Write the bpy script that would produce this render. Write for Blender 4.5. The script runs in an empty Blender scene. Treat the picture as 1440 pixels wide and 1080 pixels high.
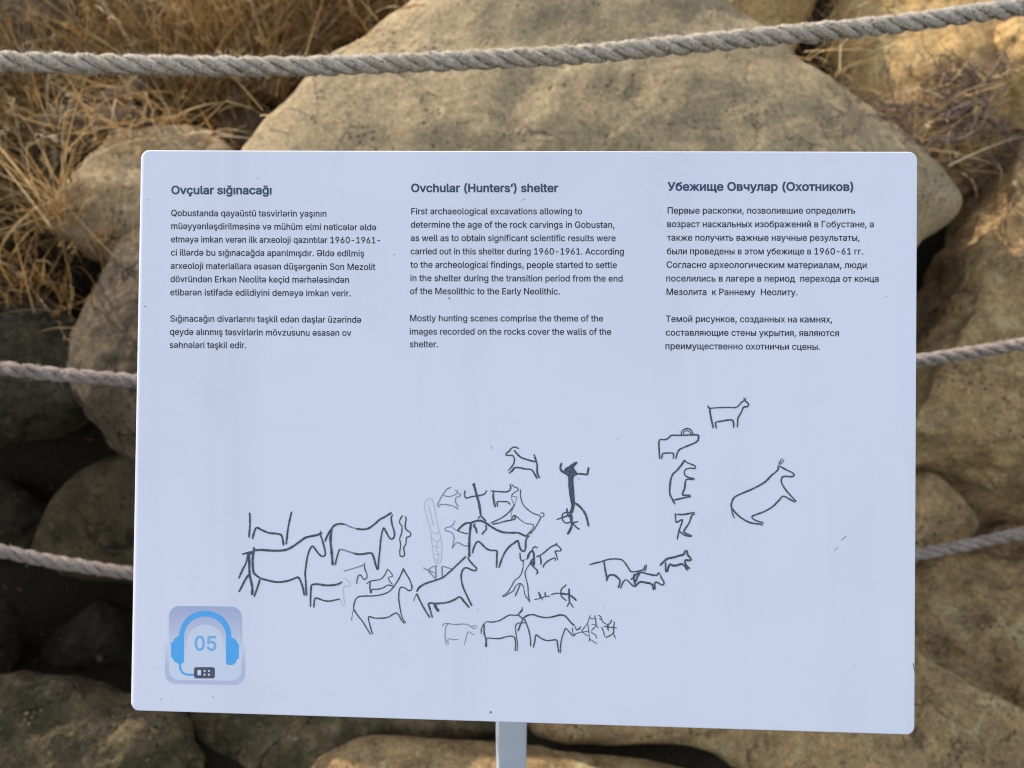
import bpy, math, random
import numpy as np
from mathutils import Vector, noise
from mathutils.geometry import tessellate_polygon

random.seed(7)
rng = np.random.default_rng(7)
R_ = math.radians
scene = bpy.context.scene
COLL = scene.collection

# ------------------------------------------------------------------ camera
CAM = np.array([0.0, 0.0, 1.30])
PITCH = R_(30)
F = 1081.0                                     # focal length in pixels of the 1440 px wide photograph
FWD = np.array([0, math.cos(PITCH), -math.sin(PITCH)])
UPV = np.array([0, math.sin(PITCH), math.cos(PITCH)])
RGT = np.array([1.0, 0, 0])
cd = bpy.data.cameras.new('camera')
cam = bpy.data.objects.new('camera', cd)
COLL.objects.link(cam)
cam.location = CAM
cam.rotation_euler = (R_(90) - PITCH, 0, 0)
cd.sensor_width = 36
cd.lens = 36 * F / 1440
cd.clip_start = 0.02
cd.clip_end = 500
cd.dof.use_dof = True
cd.dof.focus_distance = 0.60
cd.dof.aperture_fstop = 5.8
scene.camera = cam

# ------------------------------------------------------------------ world, sun, exposure
SUN = np.array([-0.60, 0.46, 0.66]); SUN /= np.linalg.norm(SUN)
w = bpy.data.worlds.new('World'); scene.world = w; w.use_nodes = True
nt = w.node_tree
sky = nt.nodes.new('ShaderNodeTexSky'); sky.sky_type = 'NISHITA'; sky.sun_disc = False
sky.sun_elevation = math.asin(SUN[2]); sky.sun_rotation = math.atan2(SUN[0], SUN[1])
bgn = nt.nodes['Background']; bgn.inputs['Strength'].default_value = 0.15
hsv = nt.nodes.new('ShaderNodeHueSaturation'); hsv.inputs['Saturation'].default_value = 0.65   # hazy, milky sky
nt.links.new(sky.outputs[0], hsv.inputs['Color']); nt.links.new(hsv.outputs[0], bgn.inputs['Color'])
sl = bpy.data.lights.new('sun', 'SUN'); sl.energy = 2.4; sl.angle = R_(0.6); sl.color = (1.0, 0.95, 0.87)
so = bpy.data.objects.new('sun', sl); COLL.objects.link(so)
so.rotation_euler = Vector(SUN).to_track_quat('Z', 'Y').to_euler()
so.location = (3, 4, 6)
vs = scene.view_settings
scene.display_settings.display_device = 'sRGB'
vs.view_transform = 'Standard'; vs.look = 'None'; vs.exposure = 1.24; vs.gamma = 1
scene.cycles.use_denoising = True
scene.cycles.filter_width = 1.1

# ------------------------------------------------------------------ helpers
def ray(px, py):
    return (px - 720) / F * RGT + (540 - py) / F * UPV + FWD

def hit(px, py, P, N):
    d = ray(px, py)
    return CAM + d * (np.dot(np.asarray(P) - CAM, N) / np.dot(d, N))

SLOPE = R_(50)
BANK_N = np.array([0, -math.sin(SLOPE), math.cos(SLOPE)])
BANK_P = np.array([0, 1.0, 0])
def bank(px, py, d=0.0):
    return hit(px, py, BANK_P + BANK_N * d, BANK_N)

def unit(v):
    v = np.asarray(v, float); return v / np.linalg.norm(v)

def tag(o, label=None, cat=None, group=None, kind=None):
    if label: o['label'] = label
    if cat: o['category'] = cat
    if group: o['group'] = group
    if kind: o['kind'] = kind
    return o

def empty(name, loc):
    o = bpy.data.objects.new(name, None); o.location = tuple(loc); o.empty_display_size = 0.1
    COLL.objects.link(o); return o

def mesh_obj(name, V, Fs, mats, parent=None, origin=None, smooth=True, uv=None, attr=None):
    """world-space verts -> one object; a child keeps its root's origin"""
    V = np.asarray(V, float)
    if parent is not None:
        org = np.array(parent.location) if parent.parent is None else np.array(parent.parent.location)
    else:
        org = np.zeros(3) if origin is None else np.asarray(origin, float)
    me = bpy.data.meshes.new(name)
    me.from_pydata((V - org).tolist(), [], [tuple(f) for f in Fs])
    for m in (mats if isinstance(mats, (list, tuple)) else [mats]): me.materials.append(m)
    if smooth: me.polygons.foreach_set('use_smooth', [True] * len(me.polygons))
    if uv is not None:
        l = me.uv_layers.new(name='UVMap')
        idx = np.zeros(len(me.loops), int); me.loops.foreach_get('vertex_index', idx)
        l.data.foreach_set('uv', np.asarray(uv, float)[idx].ravel())
    if attr is not None:
        a = me.attributes.new('tint', 'FLOAT', 'POINT'); a.data.foreach_set('value', np.asarray(attr, float))
    me.update()
    o = bpy.data.objects.new(name, me); COLL.objects.link(o)
    if parent is not None: o.parent = parent
    else: o.location = tuple(org)
    return o

def spline(pts, step, closed=False):
    """Catmull-Rom through 2D/3D points, resampled at about `step`"""
    P = np.asarray(pts, float); n = len(P)
    if n == 2 and not closed:
        k = max(2, int(np.linalg.norm(P[1] - P[0]) / step) + 1)
        return P[0] + (P[1] - P[0]) * np.linspace(0, 1, k)[:, None]
    out = []
    segs = n if closed else n - 1
    for i in range(segs):
        g = (lambda j: P[j % n]) if closed else (lambda j: P[min(max(j, 0), n - 1)])
        p0, p1, p2, p3 = g(i - 1), g(i), g(i + 1), g(i + 2)
        k = max(1, int(np.linalg.norm(p2 - p1) / step + 0.5))
        for t in np.arange(k) / k:
            out.append(0.5 * (2 * p1 + (p2 - p0) * t + (2 * p0 - 5 * p1 + 4 * p2 - p3) * t * t + (3 * p1 - p0 - 3 * p2 + p3) * t ** 3))
    if not closed: out.append(P[-1])
    return np.array(out)

# ------------------------------------------------------------------ materials
class NT:
    def __init__(s, name):
        s.m = bpy.data.materials.new(name); s.m.use_nodes = True; s.t = s.m.node_tree
        s.b = s.t.nodes['Principled BSDF']
    def n(s, typ, **kw):
        nd = s.t.nodes.new('ShaderNode' + typ)
        for k, v in kw.items():
            if k in nd.inputs: nd.inputs[k].default_value = v
            else: setattr(nd, k, v)
        return nd
    def l(s, a, b): s.t.links.new(a, b)
    def noise(s, co, scale, detail=5, rough=0.6, dist=0.0):
        x = s.n('TexNoise'); x.inputs['Scale'].default_value = scale; x.inputs['Detail'].default_value = detail
        x.inputs['Roughness'].default_value = rough; x.inputs['Distortion'].default_value = dist
        s.l(co, x.inputs['Vector']); return x.outputs['Fac']
    def ramp(s, fac, stops):
        r = s.n('ValToRGB'); e = r.color_ramp.elements
        e[0].position, e[0].color = stops[0][0], (*stops[0][1], 1)
        e[1].position, e[1].color = stops[-1][0], (*stops[-1][1], 1)
        for p, c in stops[1:-1]:
            q = e.new(p); q.color = (*c, 1)
        s.l(fac, r.inputs[0]); return r.outputs[0]
    def mix(s, fac, a, b, mode='MIX'):
        m = s.n('Mix', data_type='RGBA', blend_type=mode)
        if hasattr(fac, 'is_output'): s.l(fac, m.inputs[0])
        else: m.inputs[0].default_value = fac
        for v, i in ((a, 6), (b, 7)):
            if hasattr(v, 'is_output'): s.l(v, m.inputs[i])
            else: m.inputs[i].default_value = (*v, 1)
        return m.outputs[2]
    def math(s, op, a, b=0.0, clamp=False):
        m = s.n('Math', operation=op, use_clamp=clamp)
        for v, i in ((a, 0), (b, 1)):
            if hasattr(v, 'is_output'): s.l(v, m.inputs[i])
            else: m.inputs[i].default_value = v
        return m.outputs[0]
    def bump(s, h, strength, dist, prev=None):
        b = s.n('Bump'); b.inputs['Strength'].default_value = strength; b.inputs['Distance'].default_value = dist
        s.l(h, b.inputs['Height'])
        if prev is not None: s.l(prev, b.inputs['Normal'])
        return b.outputs[0]
    def out(s, col=None, rough=0.8, spec=0.3, nrm=None):
        if col is not None:
            if hasattr(col, 'is_output'): s.l(col, s.b.inputs['Base Color'])
            else: s.b.inputs['Base Color'].default_value = (*col, 1)
        s.b.inputs['Roughness'].default_value = rough
        s.b.inputs['Specular IOR Level'].default_value = spec
        if nrm is not None: s.l(nrm, s.b.inputs['Normal'])
        return s.m

def rock_mat(name, c_lo, c_mid, c_hi, dark=(0.05, 0.045, 0.03), dark_amt=0.6, speck=(0.6, 0.55, 0.42), speck_amt=0.5, scale=1.0, seed=0.0, bump=1.0, moss=None, mott=1.0, crack=0.6):
    wm = lambda c: (c[0] * 1.06, c[1] * 0.94, c[2] * 0.78)          # warms every stone colour against the blue sky light
    c_lo, c_mid, c_hi, dark, speck = map(wm, (c_lo, c_mid, c_hi, dark, speck))
    q = NT(name)
    tc = q.n('TexCoord'); mp = q.n('Mapping'); mp.inputs['Location'].default_value = (seed, seed * 1.7, -seed)
    mp.inputs['Scale'].default_value = (scale,) * 3
    q.l(tc.outputs['Object'], mp.inputs['Vector']); co = mp.outputs[0]
    big = q.noise(co, 3.2, 6, 0.62, 0.6)
    col = q.ramp(big, [(0.30, c_lo), (0.5, c_mid), (0.68, c_hi)])
    med = q.noise(co, 17, 8, 0.72, 0.3)
    col = q.mix(q.ramp(med, [(0.38, (0.75,) * 3), (0.62, (0, 0, 0))]), col, dark) if dark_amt >= 1 else \
        q.mix(q.ramp(med, [(0.36, (dark_amt,) * 3), (0.58, (0, 0, 0))]), col, dark)
    if moss is not None:
        mo = q.noise(co, 7.5, 7, 0.7, 0.8)
        col = q.mix(q.ramp(mo, [(0.48, (0, 0, 0)), (0.6, (0.85,) * 3)]), col, moss)
    fine = q.noise(co, 90, 5, 0.75)
    col = q.mix(0.8, col, q.ramp(fine, [(0.3, (0.28,) * 3), (0.7, (0.74,) * 3)]), 'OVERLAY')
    lich = q.noise(co, 6.3, 8, 0.78, 1.2)
    col = q.mix(q.ramp(lich, [(0.52, (0, 0, 0)), (0.64, (0.45 * mott,) * 3)]), col, tuple(0.45 * a_ + 0.02 for a_ in c_mid))
    pale_ = q.noise(co, 13.0, 8, 0.78, 0.5)
    col = q.mix(q.ramp(pale_, [(0.54, (0, 0, 0)), (0.68, (0.5 * mott,) * 3)]), col, tuple(min(0.6, 1.35 * a_ + 0.02) for a_ in c_hi))
    grain = q.noise(co, 260, 3, 0.8)
    col = q.mix(0.75, col, q.ramp(grain, [(0.32, (0.25,) * 3), (0.68, (0.76,) * 3)]), 'OVERLAY')
    # thin wandering cracks
    wn = q.n('TexNoise'); wn.inputs['Scale'].default_value = 9; wn.inputs['Detail'].default_value = 6; q.l(co, wn.inputs['Vector'])
    wa = q.n('VectorMath', operation='MULTIPLY_ADD'); q.l(wn.outputs['Color'], wa.inputs[0]); wa.inputs[1].default_value = (0.22,) * 3; q.l(co, wa.inputs[2])
    vo = q.n('TexVoronoi', feature='DISTANCE_TO_EDGE'); vo.inputs['Scale'].default_value = 4.2; q.l(wa.outputs[0], vo.inputs['Vector'])
    gate = q.noise(co, 4.5, 3, 0.5)
    ck = q.math('MULTIPLY', q.ramp(vo.outputs['Distance'], [(0.004, (1,) * 3), (0.02, (0,) * 3)]), q.ramp(gate, [(0.5, (0,) * 3), (0.6, (crack,) * 3)]))
    col = q.mix(ck, col, tuple(0.28 * x for x in dark))
    # small sharp pits
    vp = q.n('TexVoronoi'); vp.inputs['Scale'].default_value = 75; q.l(co, vp.inputs['Vector'])
    gp = q.noise(co, 14, 4, 0.6)
    pit = q.math('MULTIPLY', q.ramp(vp.outputs['Distance'], [(0.16, (1,) * 3), (0.34, (0,) * 3)]), q.ramp(gp, [(0.52, (0,) * 3), (0.62, (0.8,) * 3)]))
    col = q.mix(pit, col, tuple(0.4 * x for x in dark))
    pitn = q.noise(co, 26, 3, 0.6, 0.5)
    pits = q.ramp(pitn, [(0.64, (0, 0, 0)), (0.72, (0.8,) * 3)])
    col = q.mix(pits, col, tuple(0.35 * x for x in c_mid))
    spn = q.noise(co, 44, 2, 0.5, 0.2)
    col = q.mix(q.ramp(spn, [(0.68, (0, 0, 0)), (0.76, (speck_amt,) * 3)]), col, speck)
    h1 = q.bump(med, 0.55 * bump, 0.02)
    h2 = q.bump(fine, 0.5 * bump, 0.006, h1)
    h3 = q.bump(pitn, 0.5 * bump, -0.012, h2)
    h3 = q.bump(ck, 0.9, -0.012, h3)
    h3 = q.bump(pit, 0.7, -0.004, h3)
    h3 = q.bump(grain, 0.35, 0.003, h3)
    return q.out(col, 0.92, 0.15, h3)

# ------------------------------------------------------------------ rocks
def rock(name, label, px, P=None, N=None, d=0.0, tilt=None, yaw=0.0, front=0.14, back=0.2, pexp=2.6, mat=None,
         amp=0.02, freq=3.0, cuts=0, seed=1, M=150, K=34, ridge=0.0, rough=0.0, cat='rock', group=None, cpx=None):
    """a solid stone: outline set on its own tilted plane, swollen to front and back, faceted and roughened"""
    rs = random.Random(seed)
    px = np.asarray(px, float)
    c0 = px.mean(0) if cpx is None else np.asarray(cpx, float)
    P0 = bank(c0[0], c0[1], d) if P is None else np.asarray(P)
    b = SLOPE if tilt is None else R_(tilt)
    Nn = unit([math.sin(R_(yaw)) * math.sin(b), -math.cos(R_(yaw)) * math.sin(b), math.cos(b)]) if N is None else unit(N)
    ux = unit(np.cross([0, 0, 1], Nn)) if abs(Nn[2]) < 0.99 else RGT
    ux = ux if ux[0] > 0 else -ux
    uy = np.cross(Nn, ux)
    W = np.array([hit(x, y, P0, Nn) for x, y in px])
    uv = np.c_[(W - P0) @ ux, (W - P0) @ uy]
    sp = spline(uv, 0.01, True)
    seg = np.r_[0, np.cumsum(np.linalg.norm(np.diff(np.r_[sp, sp[:1]], axis=0), axis=1))]
    s = np.linspace(0, seg[-1], M, endpoint=False)
    cl = np.r_[sp, sp[:1]]
    ring = np.c_[np.interp(s, seg, cl[:, 0]), np.interp(s, seg, cl[:, 1])]
    ctr = ring.mean(0)
    th = np.linspace(0, 1, K + 1)[1:]
    V = []
    size = float(np.sqrt(np.mean(np.sum((ring - ctr) ** 2, 1))))
    def cap(sign, depth):
        rows = []
        for t in th:
            r = math.sin(t * math.pi / 2) if t < 1 else 1.0
            r = r ** 0.9
            h = sign * depth * max(0.0, 1 - r ** pexp) ** (1 / 2.0)
            q = ctr + (ring - ctr) * r
            rows.append(P0 + q[:, :1] * ux + q[:, 1:] * uy + Nn * h)
        return rows
    fr, bk = cap(1, front), cap(-1, back)
    top = P0 + ctr[0] * ux + ctr[1] * uy + Nn * front
    bot = P0 + ctr[0] * ux + ctr[1] * uy - Nn * back
    V = [top[None]] + fr + bk[:-1][::-1] + [bot[None]]
    V = np.concatenate(V)
    cen = P0 + ctr[0] * ux + ctr[1] * uy
    # flat broken faces
    for _ in range(cuts):
        dr = unit(Nn * rs.uniform(0.1, 1.0) + ux * rs.uniform(-1, 1) + uy * rs.uniform(-1, 1))
        pr = (V - cen) @ dr
        lim = pr.max() * rs.uniform(0.62, 0.88)
        ex = np.maximum(0, pr - lim)
        V = V - ex[:, None] * dr * 0.9
    # roughness
    off = Vector((seed * 3.1, -seed * 1.7, seed * 0.9))
    dirs = V - (cen - Nn * back * 0.3); dirs /= np.linalg.norm(dirs, axis=1)[:, None] + 1e-9
    out = np.empty_like(V)
    for i, v in enumerate(V):
        p = Vector(v)
        a = noise.fractal(p * freq + off, 0.9, 2.1, 6) * amp
        a += noise.noise(p * freq * 6 + off) * amp * 0.22
        if rough: a += rough * (noise.noise(p * 26 + off) + 0.6 * noise.noise(p * 55 - off))
        if ridge: a -= abs(noise.noise(p * freq * 1.6 - off)) * ridge
        out[i] = v + dirs[i] * a
    n = 2 * K - 1
    Fc = [(0, 1 + j, 1 + (j + 1) % M) for j in range(M)]
    for k in range(n - 1):
        a, bq = 1 + k * M, 1 + (k + 1) * M
        Fc += [(a + j, bq + j, bq + (j + 1) % M, a + (j + 1) % M) for j in range(M)]
    last = 1 + (n - 1) * M; e = len(out) - 1
    Fc += [(last + j, e, last + (j + 1) % M) for j in range(M)]
    o = mesh_obj(name, out, Fc, mat, origin=cen)
    return tag(o, label, cat, group)

# ------------------------------------------------------------------ the setting: one sheet of ground that climbs into the bank
def terrain_z(x, y):
    yb = 1.22 + 0.05 * math.sin(x * 1.7)
    t = max(0.0, y - yb)
    z = t * math.tan(SLOPE)
    top = 2.7
    if z > top - 0.3: z = top - 0.3 + 0.3 * math.tanh((z - top + 0.3) / 0.3) + 0.08 * max(0, y - 4)
    am = 0.02 + 0.05 * min(1, t * 2)
    z += am * noise.fractal(Vector((x * 2.3, y * 2.3, 4.2)), 1.0, 2.1, 5)
    return z
gx = np.unique(np.r_[-90, -60, -40, -25, -15, -9, -6, -4.5, -3.6, np.arange(-3, 3.01, 0.03), 3.6, 4.5, 6, 9, 15, 25, 40, 60, 90])
gy = np.unique(np.r_[-90, -60, -40, -25, -15, -9, -5, -3, -2, -1, -0.4, 0, 0.3, np.arange(0.5, 3.6, 0.03), 4, 5, 7, 10, 15, 22, 32, 45, 60, 90])
V = [(x, y, terrain_z(x, y)) for y in gy for x in gx]
nx = len(gx)
Fc = [(j * nx + i, j * nx + i + 1, (j + 1) * nx + i + 1, (j + 1) * nx + i) for j in range(len(gy) - 1) for i in range(nx - 1)]
q = NT('soil'); tc = q.n('TexCoord'); co = tc.outputs['Object']
a = q.noise(co, 2.5, 6, 0.6); b = q.noise(co, 30, 6, 0.75); c = q.noise(co, 120, 3, 0.7)
col = q.ramp(a, [(0.35, (0.025, 0.018, 0.010)), (0.65, (0.055, 0.038, 0.02))])
col = q.mix(q.ramp(b, [(0.35, (0.8,) * 3), (0.6, (0, 0, 0))]), col, (0.035, 0.027, 0.016))
col = q.mix(q.ramp(c, [(0.62, (0, 0, 0)), (0.72, (0.7,) * 3)]), col, (0.12, 0.09, 0.05))
soil = q.out(col, 0.95, 0.1, q.bump(c, 0.6, 0.008, q.bump(b, 0.8, 0.03)))
tag(mesh_obj('ground', V, Fc, soil), kind='structure')

# ------------------------------------------------------------------ stones
TAN = dict(c_lo=(0.255, 0.205, 0.135), c_mid=(0.33, 0.268, 0.17), c_hi=(0.40, 0.325, 0.205))
m_main = rock_mat('sandstone', **TAN, dark=(0.175, 0.145, 0.10), dark_amt=0.5, seed=1.3, bump=0.5, speck_amt=0.25, mott=0.45, crack=0.25)
m_ochre = rock_mat('ochre_stone', (0.36, 0.245, 0.11), (0.47, 0.33, 0.155), (0.56, 0.41, 0.21), dark=(0.22, 0.145, 0.065), dark_amt=0.5, seed=5.1, bump=1.0)
m_earthy = rock_mat('earthy_stone', (0.32, 0.225, 0.12), (0.45, 0.32, 0.17), (0.57, 0.42, 0.235), dark=(0.14, 0.10, 0.055), dark_amt=0.7, seed=8.8, bump=1.6, speck=(0.5, 0.4, 0.25), speck_amt=0.6, mott=1.5, crack=0.4)
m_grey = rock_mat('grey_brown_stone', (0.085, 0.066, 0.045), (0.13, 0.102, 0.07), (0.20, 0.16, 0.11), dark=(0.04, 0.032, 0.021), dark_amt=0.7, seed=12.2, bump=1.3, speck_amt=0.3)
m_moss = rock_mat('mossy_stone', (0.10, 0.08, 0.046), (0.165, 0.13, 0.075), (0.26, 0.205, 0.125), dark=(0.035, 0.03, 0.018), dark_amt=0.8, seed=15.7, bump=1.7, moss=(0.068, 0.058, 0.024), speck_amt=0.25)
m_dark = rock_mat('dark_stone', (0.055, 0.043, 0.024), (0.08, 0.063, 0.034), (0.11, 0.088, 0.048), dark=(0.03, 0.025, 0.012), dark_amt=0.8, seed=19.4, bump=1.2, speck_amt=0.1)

m_black = rock_mat('deep_shade_stone', (0.03, 0.026, 0.016), (0.05, 0.042, 0.026), (0.075, 0.064, 0.04), dark=(0.014, 0.013, 0.008), dark_amt=0.8, seed=31.4, bump=1.4, speck_amt=0.25)  # colour darkened to carry the near-black shade of the gaps
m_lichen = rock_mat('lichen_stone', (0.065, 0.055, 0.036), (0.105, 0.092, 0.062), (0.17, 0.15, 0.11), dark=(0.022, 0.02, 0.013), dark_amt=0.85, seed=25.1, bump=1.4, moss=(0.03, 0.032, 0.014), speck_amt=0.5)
rock('boulder', 'biggest boulder, smooth tan sandstone rising behind the top edge of the white board',
     [(300, 300), (352, 211), (398, 165), (440, 122), (485, 82), (545, 36), (588, 0), (630, -60), (780, -130), (930, -80), (1020, 20), (1085, 62), (1135, 98), (1190, 128), (1270, 188), (1315, 232), (1346, 268), (1353, 296), (1328, 318), (1285, 342), (1220, 420), (1080, 580), (850, 640), (600, 630), (420, 520), (320, 400)],
     d=0.10, tilt=47, yaw=6, front=0.15, back=0.5, pexp=2.6, mat=m_main, rough=0.0012, amp=0.03, freq=2.2, cuts=1, seed=3, M=300, K=80, cat='boulder')
rock('rock', 'tan rock with a straight right edge, standing behind the top of the biggest boulder',
     [(980, -120), (1165, -150), (1152, -20), (1138, 20), (1122, 70), (1100, 100), (1030, 90), (985, 40), (960, -30)], d=-0.13, tilt=30, front=0.12, back=0.25, mat=m_ochre, amp=0.018, cuts=3, seed=11)
rock('rock', 'sunlit ochre rock face behind the bare tangled twigs',
     [(1175, -60), (1300, -110), (1440, -90), (1500, 60), (1450, 190), (1370, 255), (1270, 215), (1190, 150), (1165, 60)], d=-0.16, tilt=36, yaw=-12, front=0.12, back=0.3, pexp=3.2, mat=m_ochre, amp=0.035, freq=4.5, cuts=6, seed=14, M=180, K=44)
rock('rock', 'pale yellow stone jutting in at the right edge above the twigs',
     [(1386, 62), (1410, 38), (1470, 22), (1560, 30), (1580, 110), (1500, 150), (1440, 140), (1402, 108)], d=0.0, tilt=30, front=0.06, back=0.12, pexp=4, mat=m_ochre, amp=0.02, freq=7, cuts=6, seed=19, M=130, K=30)
rock('boulder', 'broad brown boulder to the right of the board, half in shade, above the middle rope',
     [(1392, 208), (1440, 150), (1560, 110), (1700, 200), (1760, 500), (1700, 680), (1560, 716), (1450, 748), (1375, 738), (1310, 718), (1240, 620), (1270, 520), (1316, 450), (1312, 385), (1338, 332), (1372, 300), (1382, 250)],
     d=0.04, tilt=46, yaw=-4, front=0.11, back=0.35, pexp=4.5, mat=m_earthy, rough=0.006, amp=0.035, freq=3.4, cuts=8, seed=23, M=320, K=86, ridge=0.045, cat='boulder')
rock('boulder', 'ochre cracked boulder low on the right, crossed by the lowest rope',
     [(1270, 780), (1320, 705), (1400, 672), (1500, 650), (1640, 660), (1700, 900), (1640, 1160), (1450, 1230), (1290, 1200), (1225, 1100), (1235, 960), (1262, 860)],
     d=-0.06, tilt=44, yaw=-4, front=0.11, back=0.3, pexp=4.5, mat=m_earthy, rough=0.007, amp=0.04, freq=3.8, cuts=8, seed=29, M=300, K=80, ridge=0.055, cat='boulder')
rock('rock', 'brown stone wedged between the two boulders right beside the board',
     [(1255, 690), (1300, 655), (1345, 668), (1372, 705), (1362, 748), (1318, 775), (1262, 780), (1235, 740)], d=0.0, tilt=45, front=0.04, back=0.12, mat=m_earthy, rough=0.003, amp=0.02, freq=5, cuts=4, seed=31, M=110, K=26)
rock('rock', 'yellowish rock behind tall grass left of the board top corner',
     [(70, 262), (110, 212), (170, 192), (260, 190), (330, 215), (345, 290), (290, 350), (200, 375), (120, 350), (70, 310)], d=0.03, tilt=38, front=0.10, back=0.2, mat=m_main, amp=0.022, freq=4, cuts=3, seed=37, M=150, K=36)
rock('boulder', 'round grey brown boulder partly hidden by the left edge of the board',
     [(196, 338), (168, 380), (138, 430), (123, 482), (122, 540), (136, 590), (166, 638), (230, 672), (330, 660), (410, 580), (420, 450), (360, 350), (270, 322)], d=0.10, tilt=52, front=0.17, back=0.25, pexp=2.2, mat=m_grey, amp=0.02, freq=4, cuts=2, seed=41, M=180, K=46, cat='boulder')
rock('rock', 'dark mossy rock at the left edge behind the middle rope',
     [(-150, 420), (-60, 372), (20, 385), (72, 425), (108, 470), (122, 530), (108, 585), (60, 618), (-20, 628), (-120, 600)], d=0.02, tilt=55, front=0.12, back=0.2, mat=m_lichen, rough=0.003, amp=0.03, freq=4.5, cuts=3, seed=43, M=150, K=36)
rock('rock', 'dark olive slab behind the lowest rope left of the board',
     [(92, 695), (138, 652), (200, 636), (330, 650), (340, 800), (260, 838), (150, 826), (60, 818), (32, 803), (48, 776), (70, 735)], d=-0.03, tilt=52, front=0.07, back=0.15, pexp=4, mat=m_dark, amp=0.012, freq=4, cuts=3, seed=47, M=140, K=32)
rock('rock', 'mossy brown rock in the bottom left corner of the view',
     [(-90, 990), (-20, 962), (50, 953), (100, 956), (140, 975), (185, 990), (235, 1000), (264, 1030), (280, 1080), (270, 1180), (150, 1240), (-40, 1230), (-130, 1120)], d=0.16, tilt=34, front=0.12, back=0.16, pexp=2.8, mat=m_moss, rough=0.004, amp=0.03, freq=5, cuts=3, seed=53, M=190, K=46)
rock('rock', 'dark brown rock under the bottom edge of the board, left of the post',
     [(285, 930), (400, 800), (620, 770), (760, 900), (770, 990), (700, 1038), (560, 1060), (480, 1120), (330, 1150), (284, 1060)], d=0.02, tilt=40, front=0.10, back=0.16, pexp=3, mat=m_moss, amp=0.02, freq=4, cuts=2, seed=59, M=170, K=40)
rock('rock', 'long flat tan stone at the bottom of the view, with the white post in front',
     [(440, 1090), (478, 1050), (520, 1036), (620, 1042), (700, 1046), (780, 1054), (880, 1062), (968, 1070), (1010, 1092), (1010, 1190), (860, 1250), (600, 1240), (450, 1190)], d=0.13, tilt=24, front=0.07, back=0.16, pexp=5, mat=m_earthy, amp=0.012, freq=4, cuts=1, seed=61, M=200, K=44)
rock('rock', 'brown rock showing below the board to the right of the post',
     [(740, 930), (860, 800), (1120, 790), (1340, 930), (1460, 960), (1540, 1050), (1520, 1180), (1300, 1200), (1080, 1140), (960, 1052), (840, 1046), (745, 1030)], d=0.04, tilt=40, front=0.10, back=0.16, pexp=3, mat=m_earthy, amp=0.025, freq=4, cuts=2, seed=67, M=180, K=40, ridge=0.01)
rock('rock', 'thin reddish brown ledge of rock among the grass above the board corner',
     [(55, 178), (95, 160), (170, 158), (240, 168), (262, 186), (220, 202), (130, 206), (70, 200)], d=-0.02, tilt=40, front=0.05, back=0.1, pexp=4, mat=m_grey, amp=0.012, freq=6, cuts=2, seed=71, M=100, K=24)
rock('stone', 'small tan stone in the dry grass just under the top rope',
     [(142, 128), (165, 112), (195, 108), (208, 124), (190, 142), (155, 152), (140, 145)], d=0.0, tilt=40, front=0.02, back=0.06, mat=m_grey, amp=0.008, freq=9, cuts=4, seed=73, M=70, K=18, cat='stone')
rock('rock', 'grey weathered rock behind the grass at the top left corner',
     [(-60, 30), (10, 8), (70, 6), (120, 30), (118, 76), (60, 96), (-20, 96)], d=-0.12, tilt=42, front=0.07, back=0.14, mat=m_grey, amp=0.02, freq=5, cuts=3, seed=79, M=110, K=26)
rock('rock', 'brown rock behind the grass at the top, between two tufts',
     [(150, 10), (200, -14), (262, -20), (290, 20), (262, 52), (190, 56), (152, 42)], d=-0.12, tilt=42, front=0.06, back=0.12, mat=m_grey, amp=0.018, freq=6, cuts=3, seed=83, M=100, K=24)
rock('rock', 'tan flat rock low in the grass left of the biggest boulder',
     [(255, 215), (300, 170), (352, 140), (400, 150), (395, 200), (340, 250), (280, 262)], d=-0.16, tilt=40, front=0.05, back=0.1, mat=m_grey, amp=0.015, freq=6, cuts=3, seed=89, M=90, K=22)
rock('boulder', 'tall grey boulder added out of view at the left to shade the low stones',
     [(-170, 120), (-200, 20), (-300, -60), (-450, -70), (-600, 20), (-640, 200), (-600, 400), (-450, 480), (-290, 470), (-190, 330)], d=0.10, tilt=50, front=0.36, back=0.4, pexp=2.6, mat=m_grey, amp=0.05, freq=2.2, cuts=4, seed=97, M=150, K=36, cat='boulder')  # unseen boulder, added to cast shade on the lower left stones
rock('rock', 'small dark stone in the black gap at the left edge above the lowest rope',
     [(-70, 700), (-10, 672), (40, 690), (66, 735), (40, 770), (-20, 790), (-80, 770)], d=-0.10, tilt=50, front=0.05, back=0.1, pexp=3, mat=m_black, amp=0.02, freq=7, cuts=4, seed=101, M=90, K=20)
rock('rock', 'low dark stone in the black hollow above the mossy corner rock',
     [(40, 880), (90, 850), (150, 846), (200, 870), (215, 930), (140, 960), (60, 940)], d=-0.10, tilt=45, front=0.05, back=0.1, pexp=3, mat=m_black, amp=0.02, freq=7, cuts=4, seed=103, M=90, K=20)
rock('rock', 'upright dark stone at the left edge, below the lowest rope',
     [(-60, 850), (-8, 838), (14, 870), (18, 930), (-4, 965), (-70, 960)], d=-0.02, tilt=55, front=0.04, back=0.08, pexp=3, mat=m_black, amp=0.015, freq=7, cuts=3, seed=107, M=80, K=18)

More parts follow.
